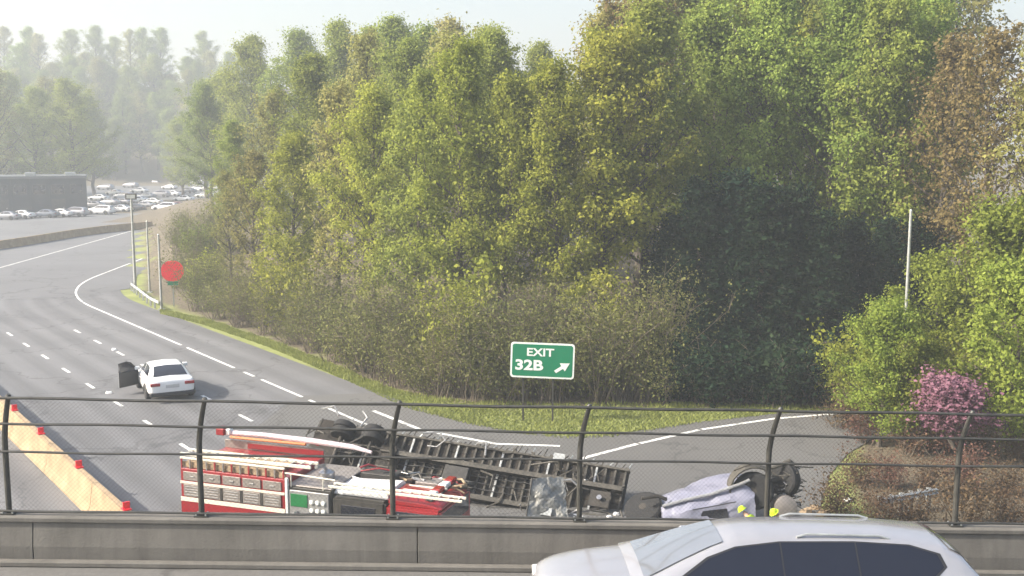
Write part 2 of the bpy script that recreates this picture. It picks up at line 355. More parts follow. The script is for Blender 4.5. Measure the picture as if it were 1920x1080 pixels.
SEND = ARC[-1]
def lane_wear(m):
    nt = m.node_tree; b = nt.nodes['Principled BSDF']; src = b.inputs['Base Color'].links[0].from_socket
    at = nt.nodes.new('ShaderNodeAttribute'); at.attribute_name = 'lane'; sx = nt.nodes.new('ShaderNodeSeparateXYZ'); nt.links.new(at.outputs['Vector'], sx.inputs[0])
    w = nt.nodes.new('ShaderNodeMath'); w.operation = 'MULTIPLY_ADD'; w.inputs[1].default_value = 2 * math.pi / 1.96; w.inputs[2].default_value = 2.8; nt.links.new(sx.outputs[0], w.inputs[0])
    c = nt.nodes.new('ShaderNodeMath'); c.operation = 'COSINE'; nt.links.new(w.outputs[0], c.inputs[0])
    mp = nt.nodes.new('ShaderNodeVectorMath'); mp.operation = 'MULTIPLY'; mp.inputs[1].default_value = (1.6, .05, 1); nt.links.new(at.outputs['Vector'], mp.inputs[0])
    nz = nt.nodes.new('ShaderNodeTexNoise'); nz.inputs['Scale'].default_value = 1.0; nz.inputs['Detail'].default_value = 7; nt.links.new(mp.outputs[0], nz.inputs['Vector'])
    a = nt.nodes.new('ShaderNodeMath'); a.operation = 'MULTIPLY_ADD'; a.inputs[1].default_value = .22; nt.links.new(c.outputs[0], a.inputs[0]); nt.links.new(nz.outputs['Fac'], a.inputs[2])
    mr = nt.nodes.new('ShaderNodeMapRange'); mr.inputs[1].default_value = .25; mr.inputs[2].default_value = .8; mr.inputs[3].default_value = 1.10; mr.inputs[4].default_value = .78; nt.links.new(a.outputs[0], mr.inputs[0])
    mc = nt.nodes.new('ShaderNodeMix'); mc.data_type = 'RGBA'; mc.blend_type = 'MULTIPLY'; mc.inputs[0].default_value = 1.0
    nt.links.new(src, mc.inputs['A']); nt.links.new(mr.outputs[0], mc.inputs['B']); nt.links.new(mc.outputs['Result'], b.inputs['Base Color'])
lane_wear(M['asphalt'])
mb = MB(); strip(mb, 3.6, -34, 0, SEND, 0.0); fw = mb.build('freeway', M['asphalt'], fix=False)
la = fw.data.attributes.new('lane', 'FLOAT_VECTOR', 'POINT'); la.data.foreach_set('vector', [c for k in range(len(fw.data.vertices)) for c in ((3.6 if k % 2 == 0 else -34.0), (k // 2) * 2.0, 0.0)])
tag(fw, 'grey asphalt freeway bending away to the right', kind='structure')
# far end of the road, where the traffic stands
mb = MB(); pl = [G(-300, 600), G(-60, 560), G(120, 560), G(200, 548), G(250, 540), G(262, 500), G(290, 462), G(340, 432), G(470, 400), G(440, 352), G(380, 335), G(120, 335), G(-300, 345)]
mb.add([(p.x, p.y, 0.012) for p in pl], [tuple(range(len(pl)))]); tag(mb.build('far_road', M['asphalt_far'], fix=False), 'far asphalt where queued traffic stands', kind='structure')
# ramp and gore
gl = [(700, 737), (760, 763), (860, 789), (960, 808), (1060, 818), (1150, 815), (1300, 792), (1450, 776), (1600, 768), (1800, 764)]
gr = [(1900, 785), (1750, 796), (1650, 815), (1590, 850), (1555, 890), (1535, 960), (1530, 1100), (1500, 1400), (200, 1400), (350, 900), (560, 742)]
mb = MB(); pl = [G(*p) for p in gl + gr]
mb.add([(p.x, p.y, 0.004) for p in pl], [tuple(range(len(pl)))]); tag(mb.build('exit_ramp', M['asphalt_ramp'], fix=False), 'asphalt exit ramp curving off to the right', kind='structure')

# painted lines
def lines():
    root = empty('road_markings'); tag(root, 'white painted lane lines on the freeway and ramp', kind='structure')
    def piece(o, s0, s1, w=0.16, z=0.017):
        m_ = MB(); strip(m_, o - w / 2, o + w / 2, s0, s1, z, 1.5); return m_.build('lane_line', M['line'], root, fix=False)
    # lane dashes
    for o, ph in ((-3.92, 0.6), (-7.84, 2.2)):
        s_ = S0 - 28 + ph
        while s_ < S0 + 30: piece(o, s_, s_ + 1.5, 0.17); s_ += 4.8
    # edge line with worn gaps
    for a, b in ((-60, -14), (-13.2, -12.6), (-12, -3.2), (-2.4, -1.2), (-0.4, 4.6), (5.6, 7.0), (8.4, 16), (17, 40), (40.4, 70), (71, 150)): piece(0, S0 + a, S0 + b, 0.17)
    piece(-12.2, S0 - 60, S0 + 200, 0.17)
    # ramp edge lines
    for px in ([(1060, 872), (1100, 857), (1195, 832)], [(1200, 831), (1310, 806)], [(1316, 805), (1450, 785), (1560, 776), (1640, 772)], [(700, 770), (790, 806), (930, 832), (1050, 836)]):
        m_ = MB(); P = [G(*q, 0.012) for q in px]; vs = []; fs = []
        for k, p in enumerate(P):
            d = (P[min(k + 1, len(P) - 1)] - P[max(k - 1, 0)]); n = Vector((-d.y, d.x, 0)).normalized() * 0.11
            vs += [p - n, p + n]
        for k in range(len(P) - 1): fs.append((2 * k, 2 * k + 1, 2 * k + 3, 2 * k + 2))
        m_.add(vs, fs); m_.build('lane_line', M['line'], root, fix=False)
lines()

# ------------------------------------------------------------------ median barrier
def jersey(o, s0, s1, name, label):
    """barrier swept along the road at offset o of the edge line"""
    prof = [(-0.33, 0), (-0.33, 0.09), (-0.22, 0.36), (-0.11, 1.12), (0.11, 1.12), (0.22, 0.36), (0.33, 0.09), (0.33, 0)]
    root = empty(name, (0, 0, 0), 0, label, 'barrier')
    L = 6.0; n = int((s1 - s0) / L)
    for k in range(n):
        rings = []
        for j in range(4):
            s_ = s0 + k * L + 0.02 + (L - 0.04) * j / 3
            a = along(s_, o); b = along(s_ + 0.5, o); d = (b - a).normalized(); rt = Vector((d.y, -d.x, 0))
            rings.append([a + rt * q + Vector((0, 0, z)) for q, z in prof])
        m_ = MB(); m_.loft(rings); m_.build('segment', M['barrier'], root)
    return root
bar_base = G(84, 889); 
# offset of the barrier from the edge line, measured at that point
_d = Vector((DIRX, DIRY, 0)); _r = Vector((DIRY, -DIRX, 0)); BO = (bar_base - E0).dot(_r) + 0.33
bar = jersey(BO, S0 - 66, S0 + 44, 'median_barrier', 'sunlit tan concrete median barrier running beside the freeway lanes')
def far_barrier():
    P = [G(*q) for q in ((-160, 492), (-80, 479), (0, 467), (70, 456), (140, 444), (200, 436), (250, 431), (285, 428))]
    root = empty('far_barrier', P[0], 0, 'pale concrete barrier crossing behind the bend of the freeway', 'barrier'); o = P[0]
    prof = [(-0.33, 0), (-0.33, 0.09), (-0.22, 0.36), (-0.11, 1.05), (0.11, 1.05), (0.22, 0.36), (0.33, 0.09), (0.33, 0)]
    for a, b in zip(P[:-1], P[1:]):
        d = (b - a).normalized(); rt = Vector((d.y, -d.x, 0)); m_ = MB()
        m_.loft([[q - o + rt * x + Vector((0, 0, z)) for x, z in prof] for q in (a + d * .03, b - d * .03)]); m_.build('segment', M['barrier'], root)
far_barrier()
for px, py in ((24, 770), (86, 812), (151, 876), (229, 957)):
    q = G(px, py, 1.12); s_ = S0 + (q - E0).dot(_d); c = along(s_, BO + 0.02, 1.12)
    m_ = MB(); Mx = Matrix.Translation(c) @ Matrix.Rotation(R(36.5), 4, 'Z')
    m_.box(-0.13, 0.13, -0.16, 0.16, 0.0, 0.05, Mx); m_.box(-0.11, 0.11, -0.03, 0.03, 0.05, 0.26, Mx)
    m_.build('reflector', M['redref_light'], bar, bev=0.01)

# ------------------------------------------------------------------ overpass: deck, parapet, fence
YAW = R(2.0); DECK = 5.36; SLOPE = -0.026
FENCE_Y = AT(960, 965, 17.4).y
def P3(u, v, h):          # along the bridge, away from the parapet's road face, above the deck
    x = u * math.cos(YAW) - v * math.sin(YAW); y = 17.35 + u * math.sin(YAW) + v * math.cos(YAW)
    return Vector((x, y, DECK + SLOPE * u + h))
def pbox(mb, u0, u1, v0, v1, h0, h1):
    p = [P3(u, v, h) for h in (h0, h1) for u, v in ((u0, v0), (u1, v0), (u1, v1), (u0, v1))]
    mb.add(p, [(3, 2, 1, 0), (4, 5, 6, 7), (0, 1, 5, 4), (1, 2, 6, 5), (2, 3, 7, 6), (3, 0, 4, 7)])
m_ = MB(); pbox(m_, -70, 70, -24, 0.45, -0.9, 0.0); tag(m_.build('bridge_deck', M['asphalt_deck']), 'asphalt deck of the overpass', kind='structure')
m_ = MB(); pbox(m_, -70, 70, -0.16, -0.02, 0.0, 0.10); tag(m_.build('bridge_kerb', M['concrete'], bev=0.02), 'concrete kerb along the overpass parapet', kind='structure')
m_ = MB(); pbox(m_, -70, 70, -3.7, -3.55, 0.004, 0.006); tag(m_.build('bridge_edge_line', M['line']), 'white edge line on the overpass', kind='structure')
par = empty('concrete_parapet', P3(0, 0.15, 0), 0, 'grey brown concrete parapet along the overpass under the black fence', 'parapet')
Mi = Matrix.Translation(-P3(0, 0.15, 0))
def pchild(mb, name, mt, parent, **k):
    o = mb.build(name, mt, parent, **k); o.data.transform(Mi); return o
for k in range(-7, 7):
    m_ = MB(); u0 = -1.6 + k * 6.4
    p = []
    for u in (u0 + 0.008, u0 + 6.392):
        p.append([P3(u, v, h) for v, h in ((0.0, 0.13), (0.0, 0.30), (0.06, 0.70), (0.34, 0.70), (0.34, 0.0), (0.0, 0.0))])
    m_.loft(p); pchild(m_, 'panel', M['concrete'], par, bev=0.006)
m_ = MB(); pbox(m_, -70, 70, 0.02, 0.40, 0.702, 0.80); pchild(m_, 'coping', M['concrete'], par, bev=0.02)

fence = empty('chain_link_fence', P3(0, 0.2, 0.8), 0, 'black chain link fence with bent posts on the overpass parapet', 'fence')
Mi2 = Matrix.Translation(-P3(0, 0.2, 0.8))
def fchild(mb, name, mt, **k):
    o = mb.build(name, mt, fence, **k); o.data.transform(Mi2); return o
FH = 2.04
def fcurve(h):            # the fence leans over near its top
    t = max(0.0, (h - 1.2) / (FH - 1.2)); return 0.15 * t ** 1.5, -0.10 * t ** 1.6
def FP(u, h, dv=0.0):
    a, b = fcurve(h); return P3(u + a, 0.2 + b + dv, 0.8 + h)
# the posts in view
PU = []
for px, py in ((18, 950), (378, 950), (737, 955), (1086, 960), (1438, 965), (1790, 970)):
    best = min((abs((lambda q: (q.x / (q.y * _cp - (q.z - HC) * _sp)) * F + 960)(P3(u / 50, 0.2, 0.8)) - px), u / 50) for u in range(-700, 800)); PU.append(best[1])
sp = (PU[-1] - PU[0]) / 5
PU = [PU[0] - sp * k for k in (3, 2, 1)] + PU + [PU[-1] + sp * k for k in (1, 2, 3)]
for u in PU:
    m_ = MB(); hs = [0, 0.6, 1.1, 1.3, 1.48, 1.64, 1.8, 1.93, FH]
    m_.tube([FP(u, h) for h in hs], [0.048] * 4 + [0.046, 0.044, 0.042, 0.040, 0.038], 10)
    o = fchild(m_, 'post', M['fence'], smooth=True)
    m_ = MB(); pbox(m_, u - 0.11, u + 0.11, 0.10, 0.30, 0.803, 0.825); b_ = m_.build('base_plate', M['fence'], o); b_.data.transform(Mi2)
    m_ = MB()
    for a, b in ((-0.08, 0.13), (0.08, 0.13), (-0.08, 0.27), (0.08, 0.27)): pbox(m_, u + a - 0.012, u + a + 0.012, b - 0.012, b + 0.012, 0.825, 0.85)
    b_ = m_.build('anchor_bolt', M['galv'], o); b_.data.transform(Mi2)
    m_ = MB(); m_.tube([FP(u, FH - 0.01), FP(u, FH + 0.03)], [0.05, 0.03], 10); b_ = m_.build('cap', M['fence'], o); b_.data.transform(Mi2)
U0, U1 = PU[0], PU[-1]
for h, r_ in ((FH - 0.02, 0.026), (1.57, 0.023), (1.08, 0.021), (0.06, 0.021)):
    m_ = MB(); n = 60; m_.tube([FP(U0 + (U1 - U0) * k / n, h + 0.008 * math.sin(k * 1.3 + h * 5), -0.055) for k in range(n + 1)], r_, 6)
    fchild(m_, 'rail', M['fence'], smooth=True)
def chain_link():
    m_ = MB(); pitch = 0.075; H = FH - 0.05; r_ = 0.0016
    hs = [0.04, 0.6, 1.2, 1.4, 1.6, 1.8, H]
    n = int((U1 - U0 + H * 2) / pitch); vs = []; fs = []
    for sgn, dv in ((1, 0.047), (-1, 0.051)):
        for k in range(n):
            u = U0 - H + k * pitch
            pts = [FP(u + (h if sgn > 0 else H - h), h, dv) for h in hs if U0 < u + (h if sgn > 0 else H - h) < U1]
            if len(pts) < 2: continue
            b0 = len(vs)
            for p in pts:
                for dx, dz in ((r_, 0), (0, r_ * 1.4), (-r_, 0)): vs.append((p.x + dx, p.y, p.z + dz))
            for j in range(len(pts) - 1):
                for q in range(2):
                    a = b0 + j * 3 + q; fs.append((a, a + 1, a + 4, a + 3))
    m_.add(vs, fs); o = fchild(m_, 'mesh_wire', M['wire'], fix=False); o['kind'] = 'stuff'
chain_link()

# ------------------------------------------------------------------ vegetation
def leaf_mesh(name, C, size, material, seed, aspect=0.62, flat=0.0, nrm=None):
    """one quad per leaf or leaf spray, spread through the crown"""
    r = np.random.default_rng(seed); n = len(C)
    N = r.normal(size=(n, 3)) * (0.62 if nrm is not None else 1.0)
    if nrm is not None: N = N + nrm
    N /= np.linalg.norm(N, axis=1)[:, None]
    a = r.normal(size=(n, 3)); a -= (a * N).sum(1)[:, None] * N; a /= np.linalg.norm(a, axis=1)[:, None]
    b = np.cross(N, a)
    s = size * (0.5 + 1.1 * r.random(n) ** 1.8)[:, None]
    A = a * s * 0.5; B = b * s * 0.5 * aspect; K = np.cross(a, b) * s * 0.14
    v = np.stack([C - A, C + B + K, C + A, C - B + K], 1).reshape(-1, 3)
    me = bpy.data.meshes.new(name); me.vertices.add(4 * n); me.vertices.foreach_set('co', v.astype(np.float32).ravel())
    me.loops.add(4 * n); me.loops.foreach_set('vertex_index', np.arange(4 * n, dtype=np.int32))
    me.polygons.add(n); me.polygons.foreach_set('loop_start', np.arange(0, 4 * n, 4, dtype=np.int32)); me.polygons.foreach_set('loop_total', np.full(n, 4, np.int32))
    me.update(calc_edges=True)
    t = me.attributes.new('tone', 'FLOAT', 'FACE'); t.data.foreach_set('value', r.uniform(0, 1, n).astype(np.float32))
    me.materials.append(material); return me

def grow_tree(seed, h, cr, base, nleaf, leaf, material, spread=0.55, sparse=0.5, droop=0.0, name='tree'):
    """tapered trunk with limbs and twigs, and leaves gathered round the twig ends"""
    r = random.Random(seed); w = MB(); tips = []
    x = y = 0.0; tr = []
    n = 9
    for i in range(n + 1):
        tr.append(Vector((x, y, h * 0.94 * i / n))); x += r.uniform(-.22, .22); y += r.uniform(-.22, .22)
    r0 = 0.013 * h + 0.03
    w.tube([tr[0] - Vector((0, 0, 0.6))] + tr, [r0 * 1.5] + [r0 * (1 - 0.9 * i / n) + 0.015 for i in range(n + 1)], 8)
    nl = int(16 + h)
    for k in range(nl):
        t = base + (0.97 - base) * (k + r.random() * 0.6) / nl
        i = min(n - 1, int(t * n)); p = tr[i].lerp(tr[i + 1], t * n - i)
        az = k * 2.4 + r.uniform(-.6, .6)
        u = (t - base) / (1 - base)
        prof = (0.62 + 0.6 * u) if u < 0.4 else (0.86 - 0.72 * ((u - 0.4) / 0.6) ** 1.5)
        L = cr * prof * r.uniform(0.72, 1.15); el = r.uniform(0.25, 0.6) + 0.75 * u - droop
        d = Vector((math.cos(az) * math.cos(el), math.sin(az) * math.cos(el), math.sin(el)))
        pts = [p]; q = p.copy(); m_ = 5
        for j in range(m_):
            d = (d + Vector((r.uniform(-.16, .16), r.uniform(-.16, .16), r.uniform(-.06, .16)))).normalized(); q = q + d * (L / m_); pts.append(q.copy())
        rb = r0 * (0.42 - 0.28 * u) * (0.7 + 0.3 * L / cr)
        w.tube(pts, [rb * (1 - 0.85 * j / m_) + 0.008 for j in range(m_ + 1)], 5, cap=False)
        tips.append((q.copy(), 1.0))
        for j in range(1, m_ + 1):
            for _ in range(2):
                az2 = az + r.uniform(-1.3, 1.3); e2 = el + r.uniform(-.5, .5); l2 = L * r.uniform(0.2, 0.42)
                d2 = Vector((math.cos(az2) * math.cos(e2), math.sin(az2) * math.cos(e2), math.sin(e2)))
                m1 = pts[j] + d2 * l2 * 0.5 + Vector((0, 0, r.uniform(-.05, .15))); e = pts[j] + d2 * l2 + Vector((0, 0, r.uniform(-.1, .3)))
                w.tube([pts[j], m1, e], [rb * 0.34 + .006, rb * .22 + .005, .005], 4, cap=False)
                tips.append((e, 0.7)); tips.append((m1, 0.45))
    T = np.array([t[0][:] for t in tips]); Wt = np.array([t[1] for t in tips]); g = np.random.default_rng(seed)
    keep = g.random(len(T)) > sparse * 0.35; T = T[keep]; Wt = Wt[keep] * g.uniform(0.4, 1.6, keep.sum())
    idx = g.choice(len(T), nleaf, p=Wt / Wt.sum())
    dl = np.clip(g.normal(size=(nleaf, 3)), -1.7, 1.7) * np.array([spread, spread, spread * 0.7]) * (0.35 + g.random((nleaf, 1)) * 1.0) * g.uniform(.6, 1.5, len(T))[idx][:, None]
    C = T[idx] + dl; ax = T[idx] * np.array([1, 1, 0]); nr = dl / (np.linalg.norm(dl, axis=1)[:, None] + 1e-6) * .75 + ax / (np.linalg.norm(ax, axis=1)[:, None] + .5) * .45 + np.array([0, 0, .5])
    return w.mesh(name + '_trunk', M['bark'], smooth=40, fix=False), leaf_mesh(name + '_crown', C, leaf, material, seed + 5, nrm=nr, aspect=.7)

def grow_conifer(seed, h, cr, nleaf, leaf):
    r = random.Random(seed); w = MB(); g = np.random.default_rng(seed)
    w.tube([(0, 0, -.5), (0, 0, h * .5), (0.1, 0, h)], [0.2, 0.13, 0.02], 8); C = []
    nl = int(h * 9)
    for k in range(nl):
        t = 0.03 + 0.96 * k / nl; z = t * h; az = k * 2.4 + r.uniform(-.3, .3)
        L = cr * (1 - t) ** 0.7 * r.uniform(.75, 1.15) + 0.25
        e = Vector((math.cos(az) * L, math.sin(az) * L, z - 0.12 * L + r.uniform(-.1, .3)))
        w.tube([(0, 0, z), e], [0.03, 0.006], 4, cap=False)
        m_ = int(nleaf / nl); s_ = g.random(m_) ** 0.6
        c = np.outer(1 - s_, np.array([0, 0, z])) + np.outer(s_, np.array(e[:])) + g.normal(size=(m_, 3)) * np.array([.22, .22, .16]) * (0.5 + s_[:, None])
        C.append(c)
    return w.mesh('conifer_trunk', M['bark'], smooth=40, fix=False), leaf_mesh('conifer_crown', np.concatenate(C), leaf, M['leaf_dark'], seed + 3, aspect=.45)

def grow_shrub(seed, h, w_, nst, nleaf, leaf, material, stemmat='twig', low=0.15, spread=.28):
    r = random.Random(seed); m_ = MB(); T = []
    for k in range(nst):
        az = r.uniform(0, 6.28); lean = r.uniform(.05, 1.0); p = Vector((r.uniform(-.3, .3) * w_, r.uniform(-.3, .3) * w_, -.1)); pts = [p.copy()]
        L = h * r.uniform(.65, 1.1)
        d = Vector((math.cos(az) * lean * w_ / h, math.sin(az) * lean * w_ / h, 1)).normalized()
        for j in range(5):
            d = (d + Vector((r.uniform(-.2, .2), r.uniform(-.2, .2), r.uniform(-.12, .1)))).normalized(); p = p + d * L / 5; pts.append(p.copy())
            if j * .2 >= low: T.append(p.copy())
            if j > 0:
                for _ in range(2):
                    e = p + Vector((r.uniform(-1, 1), r.uniform(-1, 1), r.uniform(-.1, .9))) * L * .2; m_.tube([p, e], [.012, .004], 3, cap=False); T.append(e)
        m_.tube(pts, [.03 - .005 * j for j in range(6)], 4, cap=False)
    g = np.random.default_rng(seed); T = np.array([t[:] for t in T]); i = g.integers(0, len(T), nleaf)
    C = T[i] + g.normal(size=(nleaf, 3)) * spread; C[:, 2] = np.abs(C[:, 2])
    return m_.mesh('shrub_stem', M[stemmat], fix=False), leaf_mesh('shrub_foliage', C, leaf, material, seed + 9)

LIB = {
 'yellow': [grow_tree(11, 20, 5.4, .16, 33000, .20, M['leaf_yellow'], .46, sparse=1.0), grow_tree(12, 22, 5.9, .2, 34000, .21, M['leaf_yellow'], .47, sparse=1.1), grow_tree(13, 18, 5.2, .14, 32000, .20, M['leaf_yellow'], .45, sparse=.9)],
 'green': [grow_tree(21, 21, 5.6, .16, 36000, .195, M['leaf_green'], .48, sparse=.9), grow_tree(22, 19, 5.4, .14, 35000, .195, M['leaf_green'], .46, sparse=1.0)],
 'olive': [grow_tree(31, 21, 5.0, .2, 11500, .22, M['leaf_olive'], .42, sparse=1.2), grow_tree(32, 19, 5.0, .2, 12000, .22, M['leaf_olive'], .42, sparse=1.0)],
 'brown': [grow_tree(41, 19, 4.4, .25, 10000, .21, M['leaf_brown'], .4, sparse=1.0)],
 'bright': [grow_tree(51, 10, 4.0, .08, 22000, .17, M['leaf_bright'], .42, sparse=.8), grow_tree(52, 9, 3.6, .08, 20000, .165, M['leaf_bright'], .4, sparse=.8)],
 'dark': [grow_conifer(61, 10.5, 2.7, 15000, .26), grow_conifer(62, 9.2, 2.5, 14000, .26)],
 'blossom': [grow_tree(71, 3.7, 1.5, .38, 7000, .12, M['blossom'], .22, sparse=.3)],
}
SHR = {
 'brush': [grow_shrub(81, 3.4, 2.2, 30, 4600, .10, M['leaf_brush']), grow_shrub(82, 2.6, 2.0, 26, 4000, .10, M['leaf_brush']), grow_shrub(83, 4.4, 2.3, 34, 5200, .11, M['leaf_brush'])],
 'dark': [grow_shrub(88, 2.6, 2.2, 14, 3200, .18, M['leaf_dark'])],
 'rust': [grow_shrub(84, 2.4, 1.8, 20, 2300, .12, M['leaf_rust']), grow_shrub(85, 1.9, 1.7, 18, 2000, .12, M['leaf_rust'])],
 'leafy': [grow_shrub(86, 3.2, 2.2, 14, 4200, .17, M['leaf_yellow']), grow_shrub(87, 2.2, 1.9, 12, 3400, .16, M['leaf_green'])],
}
def plant(name, lib, key, i, x, y, sc, rz, label, cat, group, parts):
    z = float(ground_h(np.array([x]), np.array([y]))[0])
    o = empty(name, (x, y, z), rz, label, cat, group); o.scale = (sc[0], sc[0], sc[1])
    a, b = lib[key][i % len(lib[key])]
    link(parts[0], a, o); link(parts[1], b, o); return o
ORD = ['first', 'second', 'third', 'fourth', 'fifth', 'sixth', 'seventh', 'eighth', 'ninth', 'tenth', 'eleventh', 'twelfth', 'thirteenth', 'fourteenth', 'fifteenth', 'sixteenth', 'seventeenth', 'eighteenth', 'nineteenth', 'twentieth',
       'twenty-first', 'twenty-second', 'twenty-third', 'twenty-fourth', 'twenty-fifth', 'twenty-sixth', 'twenty-seventh', 'twenty-eighth', 'twenty-ninth', 'thirtieth', 'thirty-first', 'thirty-second', 'thirty-third', 'thirty-fourth', 'thirty-fifth', 'thirty-sixth', 'thirty-seventh', 'thirty-eighth', 'thirty-ninth', 'fortieth']
WORD = {'yellow': 'yellow-green leafing tree', 'green': 'fresh green leafing tree', 'olive': 'sparse olive budding tree', 'brown': 'brownish budding tree'}
NAME = {'yellow': 'leafing_tree', 'green': 'leafing_tree', 'olive': 'budding_tree', 'brown': 'budding_tree'}
def tree_row(row, words, group):
    row = sorted(row, key=lambda t: t[0])
    for k, (px, Y, key, i, hs) in enumerate(row):
        x = (px - 960) / F * Y * 1.0
        plant(NAME[key], LIB, key, i, x, Y, (hs * rng.uniform(.92, 1.08), hs), rng.uniform(0, 6.28), WORD[key] + ' in ' + words + ', ' + ORD[k] + ' from the poles', 'tree', group, ('trunk', 'crown'))
# front row of the wood: pixel column of the trunk, depth, kind, variant, height factor
tree_row([(432, 86, 'olive', 0, .50), (480, 81, 'olive', 1, .64), (545, 75, 'yellow', 2, .74), (625, 71, 'olive', 0, .80), (700, 68, 'yellow', 0, .80), (785, 65, 'green', 1, .88), (865, 62, 'yellow', 1, .82),
          (950, 61, 'yellow', 2, .86), (1040, 60, 'yellow', 0, .80), (1130, 61, 'yellow', 2, .98), (1215, 63, 'green', 0, .92), (1330, 67, 'green', 1, 1.0), (1440, 66, 'green', 0, .96), (1560, 65, 'green', 1, 1.02), (1650, 63, 'green', 0, .95), (1730, 66, 'green', 1, .98)],
         'front row of the wood', 'front row trees of the roadside wood')
tree_row([(445, 104, 'green', 0, .62), (520, 98, 'olive', 1, .84), (600, 92, 'green', 1, .97), (680, 86, 'olive', 0, .95), (760, 82, 'green', 0, .89), (850, 78, 'olive', 1, .98), (940, 76, 'green', 1, .95), (1035, 76, 'green', 0, .74),
          (1125, 74, 'olive', 0, .92), (1200, 72, 'brown', 0, 1.2), (1280, 74, 'olive', 1, 1.12), (1370, 76, 'yellow', 1, 1.08), (1470, 75, 'yellow', 0, 1.16), (1570, 74, 'green', 1, 1.2), (1680, 72, 'green', 0, 1.12)],
         'second row of the wood', 'second row trees of the roadside wood')
tree_row([(400, 165, 'green', 1, 1.0), (475, 160, 'green', 0, 1.24), (560, 150, 'green', 1, 1.34), (650, 125, 'green', 1, 1.25), (705, 118, 'green', 0, 1.08), (750, 108, 'green', 0, 1.07), (800, 106, 'green', 1, 1.12), (850, 102, 'olive', 1, 1.14), (925, 100, 'green', 1, 1.08), (1010, 104, 'green', 0, .93), (1175, 95, 'olive', 0, 1.08),
          (1220, 92, 'olive', 1, 1.3), (1320, 95, 'yellow', 0, 1.3), (1430, 95, 'olive', 0, 1.36), (1540, 92, 'yellow', 1, 1.36), (1650, 90, 'green', 0, 1.4), (1760, 90, 'olive', 1, 1.45)],
         'back row of the wood', 'back row trees of the roadside wood')
# dark evergreens behind the ramp, leaf colour deepened for the shaded hollow
for k, (px, Y, i, s_) in enumerate([(1262, 60, 1, .80), (1312, 58.5, 0, .93), (1375, 59, 1, 1.08), (1430, 57.5, 0, .92), (1490, 58.5, 1, 1.0), (1545, 57.5, 0, .76), (1605, 60, 1, .74), (1665, 59, 0, .66), (1725, 60, 1, .7)]):
    plant('evergreen_tree', LIB, 'dark', i, (px - 960) / F * Y, Y, (s_ * 1.12, s_), rng.uniform(0, 6), 'dark shaded evergreen behind the exit ramp, ' + ORD[k] + ' from the exit sign', 'tree', 'dark evergreens behind the ramp', ('trunk', 'crown'))
for k, (px, py) in enumerate([(1275, 752), (1335, 756), (1395, 752), (1450, 756), (1505, 752), (1550, 758)]):
    p = G(px, py); plant('dark_shrub', SHR, 'dark', k, p.x, p.y, (1.2, 1.1), k * 1.1, 'dark evergreen shrub before the shaded evergreens, ' + ORD[k] + ' from the exit sign', 'shrub', 'dark shrubs behind the ramp', ('stem', 'foliage'))
# trees at the right
for px, Y, key, i, s_, nm, lb in [
    (1850, 55, 'brown', 0, .92, 'budding_tree', 'tall brown budding tree above the bright green trees beside the ramp'),
    (1770, 60, 'brown', 0, .88, 'budding_tree', 'slimmer brown budding tree just beyond the tall pale pole'),
    (1935, 50, 'olive', 0, .86, 'budding_tree', 'olive budding tree at the far end, cut by the picture edge'),
    (1905, 46, 'bright', 0, .98, 'leafing_tree', 'bright yellow-green tree rising behind the pink blossom tree'),
    (1800, 49, 'bright', 1, .80, 'leafing_tree', 'low bright green tree just past the tall pale pole'),
    (1650, 47, 'bright', 1, .60, 'leafing_tree', 'small yellow-green tree before the dark evergreens, beside the pole foot'),
    (1668, 43.5, 'bright', 0, .60, 'leafing_tree', 'yellow-green bushy tree hiding the foot of the tall pole'),
    (1745, 43, 'bright', 1, .56, 'leafing_tree', 'short bushy green tree between the tall pole and the blossom tree'),
    (1960, 42, 'bright', 1, .86, 'leafing_tree', 'bright green tree cut by the picture edge beside the blossom')]:
    plant(nm, LIB, key, i, (px - 960) / F * Y, Y, (s_, s_), rng.uniform(0, 6.28), lb, 'tree', 'trees beside the ramp', ('trunk', 'crown'))
plant('blossom_tree', LIB, 'blossom', 0, (1835 - 960) / F * 41, 41, (1.3, .9), 1.0, 'small pink blossom tree among brown brush by the fence', 'tree', None, ('trunk', 'crown'))
# far hazy trees on the left and on the hill
n_ = 0
for px, Y, key, i, s_ in [(-60, 232, 'green', 0, 1.35), (10, 226, 'olive', 0, 1.4), (75, 236, 'green', 1, 1.35), (140, 230, 'green', 0, 1.3), (205, 385, 'green', 1, 1.3), (255, 380, 'green', 0, 1.25), (300, 388, 'olive', 1, 1.35), (345, 250, 'green', 1, 1.0), (-130, 224, 'green', 1, 1.4),
                          (180, 268, 'green', 1, 1.35), (110, 275, 'olive', 0, 1.45), (30, 268, 'green', 0, 1.5), (-50, 275, 'green', 1, 1.5), (390, 215, 'green', 0, 1.15), (430, 190, 'green', 1, 1.2)]:
    plant('hazy_tree', LIB, key, i, (px - 960) / F * Y, Y, (s_ * 1.25, s_), rng.uniform(0, 6.28), 'far hazy tree, ' + ORD[n_] + ' counted, beyond the bend', 'tree', 'far hazy trees beyond the bend', ('trunk', 'crown')); n_ += 1
for words, Y0, n2, hs in (('lower slope', 352, 24, 1.15), ('middle slope', 380, 24, 1.2)):
    for k in range(n2):
        px = -170 + k * 26 + rng.uniform(-9, 9); Y = Y0 + rng.uniform(-9, 9)
        plant('hazy_tree', LIB, ['green', 'green', 'olive'][k % 3], k, (px - 960) / F * Y, Y, (1.45, hs * rng.uniform(.85, 1.15)), rng.uniform(0, 6.28), 'hazy tree on the ' + words + ' of the distant hill, ' + ORD[k] + ' from the picture edge', 'tree', 'hazy trees on the distant hill', ('trunk', 'crown'))
